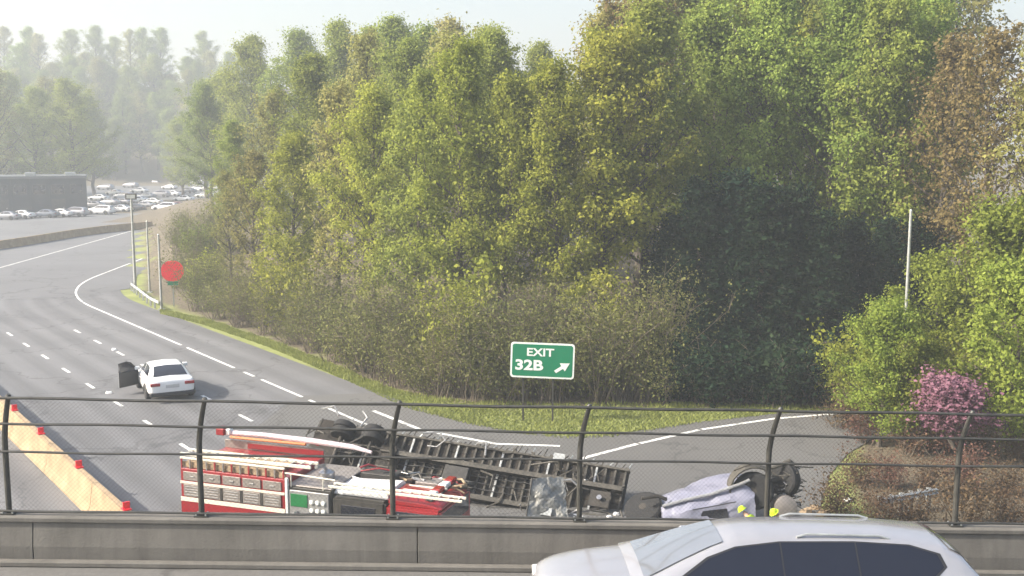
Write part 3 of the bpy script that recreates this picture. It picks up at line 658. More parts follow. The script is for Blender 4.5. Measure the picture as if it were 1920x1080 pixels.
for k in range(26):
    px = -160 + k * 26 + rng.uniform(-8, 8); Y = 405 + rng.uniform(-18, 30)
    plant('hazy_tree', LIB, ['green', 'olive', 'green'][k % 3], k, (px - 960) / F * Y, Y, (1.5, rng.uniform(1.0, 1.3)), rng.uniform(0, 6.28), 'pale hazy tree on the distant hill skyline, ' + ORD[k] + ' from the picture edge', 'tree', 'hazy trees on the distant hill', ('trunk', 'crown'))
for k, (px, py, key, i, s_, w_) in enumerate([(366, 556, 'brush', 0, .8, 'grey-brown bush just behind the red marker'), (378, 545, 'brush', 2, 1.2, 'taller grey-brown bush between the red marker and the wood'), (338, 540, 'brush', 1, 1.1, 'low twiggy bush behind the nearest of the three poles'), (402, 560, 'leafy', 0, 1.0, 'pale green bush where the wood meets the red marker'), (372, 515, 'leafy', 1, 1.3, 'green bush above the red marker'), (400, 510, 'brush', 0, 1.3, 'broad brown bush beyond the pale green bush at the bend'), (335, 505, 'brush', 2, .8, 'brown bush beyond the three poles'), (350, 478, 'brush', 1, 1.0, 'farthest brown bush beyond the bend')]):
    p = G(px, py); plant('roadside_bush', SHR, key, i, p.x, p.y, (s_, s_), k * 1.7, w_ , 'shrub', 'bushes around the red marker', ('stem', 'foliage'))
# brush along the foot of the wood
BR = [(372, 588), (412, 603), (455, 618), (505, 632), (548, 650), (590, 664), (632, 682), (676, 700), (716, 716), (752, 730), (795, 742), (842, 748), (890, 752), (936, 756), (985, 752), (1035, 756), (1085, 752), (1135, 757), (1185, 752), (1235, 757)]
for k, (px, py) in enumerate(BR):
    p = G(px, py - 6); s_ = rng.uniform(.8, 1.25)
    plant('brush_shrub', SHR, 'brush', k, p.x, p.y, (s_, s_), rng.uniform(0, 6.28), 'grey-brown twiggy shrub at the foot of the wood, ' + ORD[k] + ' from the light poles', 'shrub', 'twiggy shrubs along the foot of the wood', ('stem', 'foliage'))
BR2 = [(400, 575), (470, 600), (540, 625), (610, 655), (690, 690), (760, 712), (830, 722), (910, 728), (990, 730), (1070, 730), (1150, 730), (1220, 732)]
for k, (px, py) in enumerate(BR2):
    p = G(px, py); s_ = rng.uniform(1.1, 1.6)
    plant('brush_shrub', SHR, 'leafy' if k % 4 == 2 else 'brush', k, p.x, p.y, (s_, s_ * 1.05), rng.uniform(0, 6.28), ('leafy green' if k % 4 == 2 else 'tall brown twiggy') + ' shrub under the front trees, ' + ORD[k] + ' from the light poles', 'shrub', 'tall shrubs under the front trees', ('stem', 'foliage'))
RU = [(1580, 800, 1), (1630, 830, 0), (1700, 850, 1), (1770, 845, 0), (1840, 850, 1), (1900, 860, 0), (1600, 905, 1), (1660, 915, 0), (1735, 925, 1), (1810, 915, 0), (1880, 925, 1), (1560, 960, 1), (1640, 985, 0), (1720, 990, 1), (1800, 985, 0), (1890, 990, 1)]
for k, (px, py, i) in enumerate(RU):
    p = G(px, py); s_ = rng.uniform(.75, 1.15) * (.7 if py < 900 else .68)
    plant('rust_shrub', SHR, 'rust', i, p.x, p.y, (s_ * 1.1, s_), rng.uniform(0, 6.28), 'rust-brown brush beside the ramp, ' + ORD[k] + ' counted from the evergreens toward the fence', 'shrub', 'rust brown brush beside the ramp', ('stem', 'foliage'))
for k, (px, py, lb) in enumerate([(1600, 770, 'leafy yellow-green shrub at the ramp edge, nearest the dark evergreens'), (1680, 775, 'leafy yellow-green shrub standing at the foot of the tall pole'), (1745, 790, 'leafy green shrub touching the pink blossom tree'), (1900, 790, 'leafy green shrub beyond the blossom tree at the picture edge')]):
    p = G(px, py); plant('leafy_shrub', SHR, 'leafy', k, p.x, p.y, (1.1, 1.1), k * 1.3, lb, 'shrub', 'leafy shrubs beside the ramp', ('stem', 'foliage'))
# grass on the verge and in the gore
def grass():
    g = np.random.default_rng(3); P = []
    lo = [(300, 588), (380, 607), (500, 648), (600, 690), (700, 735), (760, 763), (860, 789), (960, 808), (1060, 818), (1150, 815), (1300, 792), (1450, 776), (1600, 768)]
    hi = [(300, 580), (380, 596), (500, 636), (600, 672), (700, 716), (760, 736), (860, 752), (960, 756), (1060, 758), (1150, 758), (1300, 756), (1450, 760), (1600, 762)]
    lo = [G(*p) for p in lo]; hi = [G(*p) for p in hi]
    for k in range(len(lo) - 1):
        area = ((lo[k + 1] - lo[k]).length + (hi[k + 1] - hi[k]).length) / 2 * ((hi[k] - lo[k]).length + (hi[k + 1] - lo[k + 1]).length) / 2
        n = int(area * 130); u = g.random(n)[:, None]; v = (g.random(n) * 1.12 - .07)[:, None]
        a, b, c, d = (np.array(q[:]) for q in (lo[k], lo[k + 1], hi[k], hi[k + 1]))
        P.append((a * (1 - u) + b * u) * (1 - v) + (c * (1 - u) + d * u) * v)
    P = np.concatenate(P); n = len(P); P[:, 2] = ground_h(P[:, 0], P[:, 1])
    cl = 0.5 + 0.5 * np.sin(P[:, 0] * 1.7 + np.sin(P[:, 1] * 1.3) * 2) * np.sin(P[:, 1] * 1.1 + P[:, 0] * .4)
    h = (0.08 + 0.20 * g.random(n) * cl)[:, None]; az = g.random(n) * 6.28; w_ = 0.035
    d = np.stack([np.cos(az), np.sin(az), np.zeros(n)], 1) * w_; tip = g.normal(size=(n, 3)) * .06; tip[:, 2] = 0
    v = np.stack([P - d, P + d, P + tip + np.array([0, 0, 1]) * h], 1).reshape(-1, 3)
    me = bpy.data.meshes.new('verge_grass'); me.vertices.add(3 * n); me.vertices.foreach_set('co', v.astype(np.float32).ravel())
    me.loops.add(3 * n); me.loops.foreach_set('vertex_index', np.arange(3 * n, dtype=np.int32)); me.polygons.add(n)
    me.polygons.foreach_set('loop_start', np.arange(0, 3 * n, 3, dtype=np.int32)); me.polygons.foreach_set('loop_total', np.full(n, 3, np.int32)); me.update(calc_edges=True)
    t = me.attributes.new('tone', 'FLOAT', 'FACE'); t.data.foreach_set('value', np.clip(cl * .6 + g.random(n) * .4, 0, 1).astype(np.float32))
    me.materials.append(M['blade']); tag(link('verge_grass', me), 'short yellow-green grass on the verge and gore', 'grass', kind='stuff')
grass()

# ------------------------------------------------------------------ cars
def interp(tab, y):
    ys = [t[0] for t in tab]
    return [float(np.interp(y, ys, [t[k] for t in tab])) for k in range(1, len(tab[0]))]
def wheel(parent, x, y, r, w_, side, detail=True, wmat='rim'):
    root = empty('wheel', (x, y, r)); root.parent = parent
    Mx = Matrix.Rotation(R(90) * side, 4, 'Y')
    t = MB(); t.lathe([(r * .62, -w_ / 2), (r * .9, -w_ / 2), (r, -w_ * .3), (r, w_ * .3), (r * .9, w_ / 2), (r * .62, w_ / 2)], Mx, 20); t.build('tyre', M['rubber'], root, smooth=True)
    m_ = MB(); m_.lathe([(r * .64, -w_ * .2), (r * .64, w_ * .36), (r * .58, w_ * .30), (r * .2, w_ * .22), (r * .14, w_ * .36), (0.001, w_ * .38)], Mx, 20)
    if detail:
        for k in range(5):
            A = Mx @ Matrix.Rotation(k * 2 * math.pi / 5, 4, 'Z'); m_.box(r * .12, r * .6, -.035, .035, w_ * .2, w_ * .34, A)
    m_.build('rim', M[wmat], root, smooth=True)
    return root
def car(name, label, cat, loc, rz, spec, paint, group=None, detail=True, z=0.0):
    """a car built along +Y (nose at +Y): body shell, cabin, panes, lamps, wheels"""
    L, Wd, Hb, Hr = spec['L'], spec['W'], spec['belt'], spec['roof']
    root = empty(name, loc, rz, label, cat, group)
    hw = Wd / 2
    deck = spec['deck']                        # (y fraction, top height, half width factor)
    rings = []
    for fy, zt, wf, zb in deck:
        y = fy * L / 2; w_ = hw * wf
        half = [(0, zb), (w_ * .82, zb), (w_ * .97, zb + .10), (w_, zb + (zt - zb) * .45), (w_ * .985, zt - .12), (w_ * .93, zt - .03), (w_ * .72, zt), (0, zt + .025)]
        ring = [Vector((x, y, z_)) for x, z_ in half] + [Vector((-x, y, z_)) for x, z_ in half[-2:0:-1]]
        rings.append(ring)
    m_ = MB(); m_.loft(rings); o = m_.build('body', paint, root, smooth=50)
    if detail: sm = o.modifiers.new('smooth', 'SUBSURF'); sm.levels = sm.render_levels = 2
    # cabin
    prof = spec['cabin']; wb, wr = hw * .90, hw * spec.get('wr', .66)
    zb = Hb - .06
    def wside(z_): return wb + (wr - wb) * min(1.0, max(0.0, (z_ - zb) / (Hr - zb)))
    ys = np.linspace(prof[0][0], prof[-1][0], 30) if detail else np.linspace(prof[0][0], prof[-1][0], 12)
    ys = sorted(set([round(float(v), 4) for v in ys] + [p[0] for p in prof]))
    rings = []
    for fy in ys:
        zt = interp(prof, fy)[0]; zt = max(zt, zb + .01); rr = min(.10, (zt - zb) * .5)
        half = [(wb * .98, zb - .05), (wside(zb), zb), (wside(zt - rr), zt - rr), (wside(zt) * .95, zt - rr * .35), (wside(zt) * .80, zt), (0, zt + .035)]
        rings.append([Vector((x, fy * L / 2, z_)) for x, z_ in half] + [Vector((-x, fy * L / 2, z_)) for x, z_ in half[-2::-1]])
    m_ = MB(); m_.loft(rings); cab = m_.build('cabin', paint, root, smooth=40)
    # screens follow the cabin's top between two stations
    def screen(nm, f0, f1):
        rr = []
        for t in np.linspace(f0, f1, 6 if detail else 3):
            zt = interp(prof, t)[0]; e = 0.004
            dz = (interp(prof, t + e)[0] - interp(prof, t - e)[0]) / (2 * e * L / 2); n = Vector((0, -dz, 1)).normalized() * .012
            w_ = wside(zt) * .84
            rr.append([Vector((x * w_, t * L / 2, zt + .035 * (1 - abs(x)) )) + n for x in (-1, -.5, 0, .5, 1)])
        q = MB(); q.loft(rr, closed=False); q.build(nm, spec.get('screen', M['glass']), root, fix=False, smooth=True)
    if 'wind' in spec: screen('windscreen', *spec['wind'])
    if 'rear' in spec: screen('rear_window', *spec['rear'])
    for side in (-1, 1):
        for poly in spec['panes']:
            q = MB(); pts = []
            for fy, z_ in poly: pts.append(Vector((side * (wside(z_) + .008), fy * L / 2, z_)))
            q.add(pts, [tuple(range(len(pts)))]); q.build('side_window', M['glass2'], root, fix=False)
        if detail and 'surround' in spec:
            q = MB(); pts = [Vector((side * (wside(z_) + .004), fy * L / 2, z_)) for fy, z_ in spec['surround']]
            q.add(pts, [tuple(range(len(pts)))]); q.build('window_surround', M['plastic'], root, fix=False)
        if detail:
            q = MB(); fy = spec['mirror']; q.box(side * wb * 1.02, side * (wb + .24), fy * L / 2 - .06, fy * L / 2 + .09, Hb + .0, Hb + .15)
            mo = q.build('mirror', paint, root, bev=.03, smooth=True)
            for fy in spec['handles']:
                q = MB(); q.box(side * hw * .985, side * (hw * .985 + .045), fy * L / 2 - .1, fy * L / 2 + .1, Hb - .22, Hb - .18); q.build('door_handle', paint, root, bev=.008)
            for fy in spec['seams']:
                q = MB(); x0 = hw * .99; q.box(side * (x0 - .02), side * (x0 + .004), fy * L / 2 - .006, fy * L / 2 + .006, .36, Hb - .10); q.build('door_seam', M['plastic'], root)
        # lamps
        q = MB(); y0 = -L / 2 - .005; zl = spec['tail']
        q.box(side * hw * .50, side * hw * .90, y0, y0 + .16, zl, zl + .13); q.build('tail_lamp', M['lamp_red'], root, bev=.015)
        q = MB(); y1 = L / 2 + .0; zh = spec['head']
        q.box(side * hw * .44, side * hw * .74, y1 - .30, y1 - .035, zh - .06, zh + .05); q.build('headlamp', M['lamp_clear'], root, bev=.02)
        for fy in spec['axles']:
            wheel(root, side * (hw - .11), fy * L / 2, spec['wr_'], .22, side, detail)
            a = MB(); n = 14; pts = []
            Rw = spec['wr_'] * 1.14
            for k in range(n + 1):
                t = math.pi * k / n; pts.append((side * (hw * .995), fy * L / 2 + Rw * math.cos(t), spec['wr_'] + Rw * math.sin(t)))
            a.tube(pts, .035, 5); a.build('wheel_arch', M['plastic'], root)
    q = MB(); q.box(-hw * .93, hw * .93, -L / 2 - .03, -L / 2 + .25, .28, .46); q.build('rear_bumper', M['plastic'] if spec.get('dark_bumper', True) else paint, root, bev=.04, smooth=True)
    q = MB(); q.box(-hw * .9, hw * .9, L / 2 - .25, L / 2 + .03, .24, .44); q.build('front_bumper', M['plastic'], root, bev=.04, smooth=True)
    if detail:
        q = MB(); q.box(-.27, .27, -L / 2 - .02, -L / 2 + .02, spec['tail'] - .10, spec['tail'] + .05); q.build('number_plate', M['plate'], root, bev=.006)
    return root, wside

SEDAN = dict(L=4.7, W=1.98, belt=.98, roof=1.44, wr=.66, wr_=.33, tail=.74, head=.66, mirror=.30, handles=(.02, -.36), seams=(.34, -.04, -.42), axles=(.60, -.58),
    deck=[(-1.0, .86, .80, .34), (-.965, 1.0, .92, .28), (-.80, 1.03, .98, .26), (-.5, 1.0, 1.0, .24), (0, .98, 1.0, .24), (.40, .96, 1.0, .24), (.62, .90, .99, .24), (.86, .80, .95, .25), (.97, .70, .86, .27), (1.0, .58, .78, .30)],
    cabin=[(-.86, .96), (-.80, 1.03), (-.64, 1.25), (-.46, 1.39), (-.2, 1.44), (.02, 1.435), (.16, 1.36), (.34, 1.10), (.42, .95)], wind=(.15, .37), rear=(-.78, -.47),
    panes=[[(.30, 1.02), (.14, 1.30), (-.02, 1.38), (-.03, 1.02)], [(-.06, 1.02), (-.06, 1.38), (-.30, 1.37), (-.44, 1.31), (-.56, 1.05), (-.5, 1.02)]])
M['screen'] = mat('painted_glare_screen', (0.16, 0.17, 0.19), rough=0.1, var=0.05, spec=1.0, coat=1.0)  # pale base colour stands in for sky glare on the glass
SUVS = dict(surround=[(.41, 1.19), (.245, 1.495), (.115, 1.615), (-.085, 1.67), (-.42, 1.66), (-.665, 1.612), (-.795, 1.50), (-.815, 1.34), (-.75, 1.19)], screen=M['screen'], L=6.45, W=2.05, belt=1.16, roof=1.72, wr=.46, wr_=.38, tail=.98, head=.80, mirror=.235, handles=(.0, -.36), seams=(.26, -.08, -.42), axles=(.62, -.60),
    deck=[(-1.0, 1.02, .84, .40), (-.97, 1.16, .93, .34), (-.80, 1.19, .99, .32), (-.4, 1.18, 1.0, .30), (0, 1.17, 1.0, .30), (.36, 1.15, 1.0, .30), (.55, 1.13, .99, .30), (.78, 1.07, .96, .31), (.92, .98, .90, .33), (.98, .86, .82, .36), (1.0, .72, .76, .40)],
    cabin=[(-.98, 1.12), (-.955, 1.24), (-.90, 1.45), (-.82, 1.57), (-.6, 1.665), (-.3, 1.71), (0, 1.72), (.10, 1.695), (.20, 1.61), (.35, 1.43), (.53, 1.19), (.57, 1.12)], wind=(.16, .52), rear=(-.945, -.85),
    panes=[[(.38, 1.21), (.235, 1.48), (.11, 1.60), (-.085, 1.655), (-.085, 1.21)], [(-.092, 1.21), (-.092, 1.655), (-.42, 1.645), (-.42, 1.21)], [(-.427, 1.21), (-.427, 1.645), (-.66, 1.60), (-.78, 1.49), (-.80, 1.34), (-.74, 1.21)]])

# stopped white saloon with its driver's door open
cp = G(299, 751); CARRZ = R(27)
car_root, _ws = car('stopped_saloon', 'white saloon stopped on the freeway with its driver door open', 'car', cp + Vector((-.35, 1.9, 0.01)), CARRZ, SEDAN, M['white'])
car_root.scale = (1.17, 1.08, 1.14)
dm = Matrix.Translation((-.97, .34 * 2.35, 0)) @ Matrix.Rotation(R(-58), 4, 'Z')
q = MB(); q.box(-.045, .045, -1.02, 0, .30, .98, dm); dr = q.build('open_door', M['plastic'], car_root, bev=.03, smooth=True)
q = MB(); pts = [dm @ Vector((0, y, z)) for y, z in ((-.02, .97), (-.40, 1.34), (-.62, 1.41), (-1.0, 1.37), (-1.0, .97))]; q.tube(pts, .035, 6); q.build('window_frame', M['plastic'], dr, smooth=True)
q = MB(); q.add([dm @ Vector((0, y, z)) for y, z in ((-.06, .97), (-.42, 1.31), (-.62, 1.38), (-.97, 1.35), (-.97, .97))], [(0, 1, 2, 3, 4)]); q.build('door_glass', M['glass2'], dr, fix=False)
q = MB(); q.box(-.052, -.047, -1.0, -.02, .32, .96, dm); q.build('outer_skin', M['white'], dr)

# foreground car on the overpass
sp_ = AT(1404, 1100, 14.9)
u_ = 3.44
suv_loc = P3(u_, -2.35, 0.0)
suv_root, sws = car('passing_suv', 'silver-white estate car passing along the overpass close to the parapet', 'car', suv_loc, R(90) + YAW, SUVS, M['silver'])
for side in (-1, 1):
    suv_root.scale = (1, 1, .975)
    q = MB(); x = side * .43; q.tube([(x, -.55, 1.70), (x, -.7, 1.74), (x, -1.75, 1.70), (x, -1.9, 1.65)], .018, 8); q.build('roof_rail', M['galv'], suv_root, smooth=True)

# standing traffic beyond the bend
PAINTS = [M['white'], M['silver'], mat('blue_grey_paint', (0.12, .14, .18), rough=.3, coat=.5), mat('dark_paint', (.03, .03, .035), rough=.3, coat=.5), mat('maroon_paint', (.16, .03, .04), rough=.3, coat=.5)]
PW = ['white', 'silver', 'blue-grey', 'black', 'maroon']
proto = {}
def queue_car(k, px, py, c, rz, suv):
    key = (c, suv); p = G(px, py); p.z = 0.014
    lab = PW[c] + (' tall' if suv else ' low') + ' car in the far standing traffic, ' + ORD[k] + ' counted from the dark building'
    if key not in proto:
        sp2 = dict(SUVS, L=4.9) if suv else SEDAN
        proto[key] = car('queued_car', lab, 'car', p, rz, sp2, PAINTS[c], 'cars in the far standing traffic', detail=False)[0]
    else:
        o = copy_tree(proto[key]); o.location = p; o.rotation_euler = (0, 0, rz); o['label'] = lab
for k, (px, py, c, a, s_) in enumerate([(40, 410, 0, 80, 0), (85, 408, 2, 84, 0), (190, 402, 0, 78, 1), (205, 385, 1, 75, 0), (232, 374, 2, 72, 1), (250, 396, 3, 82, 0), (262, 362, 0, 75, 0), (285, 384, 0, 78, 0), (300, 370, 1, 80, 1), (318, 355, 0, 70, 0), (330, 392, 4, 82, 0), (345, 378, 0, 76, 0), (352, 362, 2, 70, 0), (370, 348, 0, 74, 1), (385, 371, 0, 79, 0), (290, 346, 1, 70, 0), (400, 358, 1, 75, 0), (175, 390, 1, 80, 0), (225, 398, 0, 78, 0), (215, 366, 0, 72, 0), (245, 352, 1, 70, 1), (270, 391, 1, 80, 0), (275, 373, 2, 76, 0), (310, 396, 0, 82, 1), (322, 368, 0, 78, 0), (335, 346, 1, 70, 0), (362, 388, 1, 80, 0), (372, 359, 0, 72, 1), (340, 400, 2, 84, 0), (186, 376, 0, 76, 0), (198, 356, 1, 72, 1), (228, 384, 1, 78, 0), (238, 342, 0, 70, 0), (258, 380, 0, 79, 0), (12, 412, 1, 84, 0), (112, 407, 0, 80, 0), (140, 406, 1, 80, 1)]):
    queue_car(k, px, py, c, R(a), s_)

# ------------------------------------------------------------------ fire engine, seen over the parapet
def fire_engine():
    a = AT(338, 880, 32.6); rz = R(-19)
    near = Vector((a.x, 32.6, 0.01))                       # rear corner on the side facing the overpass
    root = empty('fire_engine', near, rz, 'red and white fire engine with stowed ladder, standing below the overpass', 'fire engine')
    # local frame: x towards the cab, y away from the overpass, z up
    D, Lb = 2.5, 3.75
    def B(name, mt, x0, x1, y0, y1, z0, z1, par=root, bev=.02): m_ = MB(); m_.box(x0, x1, y0, y1, z0, z1); return m_.build(name, mt, par, bev=bev)
    body = B('rear_body', M['red'], 0, Lb, 0, D, .55, 2.42)
    B('lower_panel', M['red'], .0, Lb, -.02, -.001, .55, 1.35, body, .004)
    B('tape_stripe', M['tape'], 0, Lb, -.03, -.021, 1.36, 1.50, body, .003)
    B('tape_stripe', M['tape'], 0, Lb, -.03, -.003, 1.93, 2.01, body, .003)
    B('rear_step', M['tank'], -.45, -.01, .1, D - .1, .5, .58, body)
    for k in range(4):                                     # chevron stripes on the rear
        m_ = MB(); m_.add([(-.012, .1 + k * .6, .7), (-.012, .35 + k * .6, .7), (-.012, .1 + k * .6 + .45, 1.7), (-.012, -.15 + k * .6 + .45, 1.7)], [(0, 1, 2, 3)]); m_.build('chevron', M['tape'], body, fix=False)
    for k in range(5):                                     # compartment shutters
        x0 = .12 + k * .72; s_ = B('shutter', M['shutter'], x0, x0 + .62, -.035, -.004, 1.53, 1.91, body, .006)
        for j in range(4): B('slat', M['tank'], x0 + .06, x0 + .56, -.045, -.036, 1.57 + j * .085, 1.60 + j * .085, s_, .003)
        if k < 4: B('post', M['dark_metal'], x0 + .63, x0 + .71, -.04, -.004, 1.51, 1.92, body, .004)
        sh = B('upper_locker', M['shutter'], x0, x0 + .64, -.03, -.004, 2.05, 2.33, body, .008); B('handle', M['tank'], x0 + .25, x0 + .4, -.05, -.031, 2.16, 2.2, sh, .004)
    # hose bed: side walls, folded hose, divider
    br = B('bed_rail', M['tape'], 0, Lb, .0, .05, 2.72, 2.78, root, .008)
    for k in range(13): B('bed_post', M['shutter'] if k % 2 else M['red'], .02 + k * .305, .07 + k * .305, .005, .045, 2.42, 2.72, br, .004)
    B('bed_net', M['hose'], .0, Lb, .07, .09, 2.44, 2.62, br, .0); B('bed_wall', M['shutter'], 0, Lb, D - .06, D, 2.42, 2.70, root, .01); B('bed_wall_stripe', M['red'], .9, Lb, D - .075, D - .061, 2.46, 2.64, root, .0)
    for k in range(7): 
        m_ = MB(); y = .25 + k * .2
        m_.tube([(.1 + .4 * (j % 2) * 0 + j * .32, y + .03 * math.sin(j * 2 + k), 2.52 + .03 * math.sin(j + k * 2)) for j in range(11)], .085, 6); m_.build('folded_hose', M['hose'], root, smooth=True)
    # ladder lying along the near side of the bed
    lad = MB(); z0 = 2.80
    for y in (.12, .58): lad.box(-.05, 4.6, y - .03, y + .03, z0, z0 + .09)
    lo = lad.build('ladder', M['tape'], root, bev=.006)
    for k in range(15):
        m_ = MB(); m_.tube([(.1 + k * .31, .15, z0 + .05), (.1 + k * .31, .55, z0 + .05)], .018, 6); m_.build('rung', M['tape'], lo)
    # light boom along the far side
    m_ = MB(); m_.tube([(.15, D - .2, 2.98), (1.6, D - .2, 3.02), (3.4, D - .2, 2.98), (4.9, D - .25, 2.94), (5.6, D - .3, 2.84)], [.085, .085, .1, .085, .05], 10); bm_ = m_.build('boom', mat('boom_paint', (.62, .52, .55), rough=.35, coat=.3), root, smooth=True)
    B('beacon', M['lamp_red'], -.1, .22, D - .42, D - .02, 2.92, 3.16, bm_, .03); B('beacon_cap', M['sign_white'], .22, .4, D - .34, D - .1, 2.93, 3.14, bm_, .03)
    for x in (.6, 2.2, 3.6): B('bracket', M['red'], x, x + .1, D - .26, D - .14, 2.86, 2.96, bm_, .005)
    m_ = MB(); m_.tube([(.5, D - .45, 2.92), (2.2, D - .5, 2.94), (3.3, D - .42, 2.92)], .05, 8); m_.build('boom_hose', M['orange'], bm_, smooth=True)
    # pump section
    B('pump_frame', M['dark_metal'], Lb + .02, Lb + 1.55, .05, D - .05, .55, 2.20)
    B('pump_post', M['sign_white'], Lb + .02, Lb + .12, -.03, .06, .6, 2.48)
    pp = B('pump_panel', M['tank'], Lb + .14, Lb + 1.5, .0, .045, .9, 2.12)
    B('green_cover', M['green'], Lb + .2, Lb + .78, -.02, -.002, 1.62, 2.02, pp, .01); B('red_base', M['red'], Lb + .15, Lb + 1.5, -.015, -.002, .92, 1.34, pp, .006)
    for k in range(3):
        for j in range(2):
            m_ = MB(); m_.lathe([(.07, -.03), (.075, 0), (.05, .02)], Matrix.Translation((Lb + .92 + k * .2, -.03, 1.55 + j * .26)) @ Matrix.Rotation(R(90), 4, 'X'), 12); m_.build('gauge', M['sign_white'], pp)
    for k in range(3):
        m_ = MB(); m_.tube([(Lb + .4 + k * .4, 0, 1.45), (Lb + .4 + k * .4, -.16, 1.43), (Lb + .4 + k * .4, -.2, 1.36)], .06, 8); m_.build('outlet', M['rim'], pp, smooth=True)
    B('walkway', M['shutter'], Lb + .02, Lb + 1.55, .1, D - .1, 2.205, 2.25); 
    m_ = MB(); m_.tube([(Lb - .1, .05, 2.62), (Lb + 1.7, .05, 2.56)], .028, 8); m_.tube([(Lb + .2, .05, 2.2), (Lb + .2, .05, 2.6)], .02, 6); m_.tube([(Lb + 1.3, .05, 2.2), (Lb + 1.3, .05, 2.57)], .02, 6); m_.build('grab_rail', M['tape'], root, smooth=True)
    m_ = MB(); m_.lathe([(.22, 0), (.25, .1), (.25, .22), (.1, .3)], Matrix.Translation((Lb + .9, 1.0, 2.25)), 14); m_.tube([(Lb + .9, 1.0, 2.5), (Lb + .9, .8, 2.72), (Lb + .9, .35, 2.8)], .06, 8); m_.build('deck_gun', M['rim'], root, smooth=True)
    # cab: white roofed crew part, red front part
    c0 = Lb + 1.6
    for x0, x1, nm, mt, zt in ((c0, c0 + 1.75, 'crew_cab', M['dark_metal'], 2.06), (c0 + 1.77, c0 + 3.5, 'front_cab', M['red'], 1.98)):
        m_ = MB(); m_.box(x0, x1, .0, D, .6, zt); cb = m_.build(nm, mt, root, bev=.07, seg=2, smooth=True)
        B('side_window', M['glass'], x0 + .3, x1 - .3, -.012, .01, 1.45, 1.85, cb, .01); B('door_handle', M['rim'], x0 + .3, x0 + .5, -.04, .0, 1.42, 1.47, cb, .006)
        B('door_seam', M['plastic'], x0 + .2, x0 + .215, -.006, .02, .8, 1.85, cb, 0); B('tape_stripe', M['tape'], x0 + .06, x1 - .06, -.012, .01, 1.2, 1.34, cb, .003)
    # raised white roof with its lockers, and the lights
    m_ = MB(); m_.loft([[Vector((c0 - .2 + t, y, z)) for y, z in ((.25, 2.07), (.25, 2.02 + h), (.4, 2.10 + h), (1.35, 2.12 + h), (1.5, 2.02 + h), (1.5, 2.07))] for t, h in ((0, .06), (.5, .14), (1.95, .22))]); m_.build('white_roof', M['white'], root, bev=.02, smooth=30)
    m_ = MB(); m_.loft([[Vector((c0 + 1.80 + t, y, z)) for y, z in ((.15, 1.985), (.15, 1.985 + h), (.35, 2.08 + h), (1.4, 2.08 + h), (1.6, 1.985 + h), (1.6, 1.985))] for t, h in ((0, .16), (1.1, .12), (1.7, .0))]); m_.build('red_roof', M['red'], root, bev=.02, smooth=30)
    for k in range(3): B('roof_stripe', M['tape'], c0 + 1.85, c0 + 3.2, .42 + k * .42, .52 + k * .42, 2.20, 2.235, root, .006)
    for k in range(26):
        x = c0 + rng.uniform(-.2, 3.4); y = rng.uniform(1.5, D); z = (2.10 if x < c0 + 1.75 else 2.02) + rng.uniform(0, .22); l_ = rng.uniform(.3, 1.3)
        m_ = MB(); m_.tube([(x, y, z), (x + l_ * .5, y + rng.uniform(-.2, .2), z + rng.uniform(-.05, .12)), (min(x + l_, c0 + 3.6), y + rng.uniform(-.4, .4), z + rng.uniform(-.1, .15))], rng.uniform(.02, .06), 6); m_.build('roof_gear', (M['dark_metal'], M['hose'], M['tank'], M['red'], M['dark_metal'])[k % 5], root, smooth=True)
    B('roof_locker', M['dark_metal'], c0 + .1, c0 + 1.3, 1.7, 2.35, 2.07, 2.32, root, .02); B('roof_locker', M['shutter'], c0 + 1.95, c0 + 2.7, 1.75, 2.35, 1.99, 2.2, root, .02)
    rl = MB()
    for y in (.02, .34): rl.box(c0 - .1, c0 + 4.2, y - .025, y + .025, 2.33, 2.40)
    rlo = rl.build('roof_ladder', M['tape'], root, bev=.006)
    for k in range(14):
        m_ = MB(); m_.tube([(c0 + k * .31, .03, 2.365), (c0 + k * .31, .33, 2.365)], .016, 6); m_.build('rung', M['tape'], rlo)
    lb = B('light_bar', M['plastic'], c0 + 2.9, c0 + 3.15, .3, D - .3, 2.12, 2.20); 
    for k in range(4): B('light_pod', M['lamp_red'] if k % 2 else M['lamp_clear'], c0 + 2.88, c0 + 3.17, .36 + k * .48, .36 + k * .48 + .4, 2.202, 2.35, lb, .03)
    B('windscreen', M['glass'], c0 + 3.49, c0 + 3.515, .2, D - .2, 1.3, 1.85); B('front_bumper', M['rim'], c0 + 3.5, c0 + 3.95, -.02, D + .02, .5, .85, root, .05)
    m_ = MB(); m_.tube([(c0 + 3.4, .0, 1.75), (c0 + 3.7, -.2, 1.95), (c0 + 4.3, -.1, 1.92)], .03, 8); m_.build('mirror_arm', M['orange'], root, smooth=True)
    B('mirror', M['rim'], c0 + 3.5, c0 + 3.6, -.38, -.16, 1.5, 1.9, root, .03)
    for x in (1.1, 2.2, c0 + 2.6):
        for y, sd_ in ((.16, -1), (D - .16, 1)):
            w_ = MB(); Mx = Matrix.Translation((x, y, .5)) @ Matrix.Rotation(R(90) * -sd_, 4, 'X')
            w_.lathe([(.3, -.15), (.46, -.15), (.5, -.08), (.5, .1), (.44, .15), (.3, .15)], Mx, 20); wo = w_.build('wheel', M['rubber'], root, smooth=True)
            h_ = MB(); h_.lathe([(.31, -.05), (.31, .1), (.12, .06), (.1, .16), (.001, .17)], Mx, 16); h_.build('rim', M['rim'], wo, smooth=True)
    B('chassis', M['chassis'], .2, c0 + 3.3, .5, D - .5, .4, .58)
    return root
fire_engine()

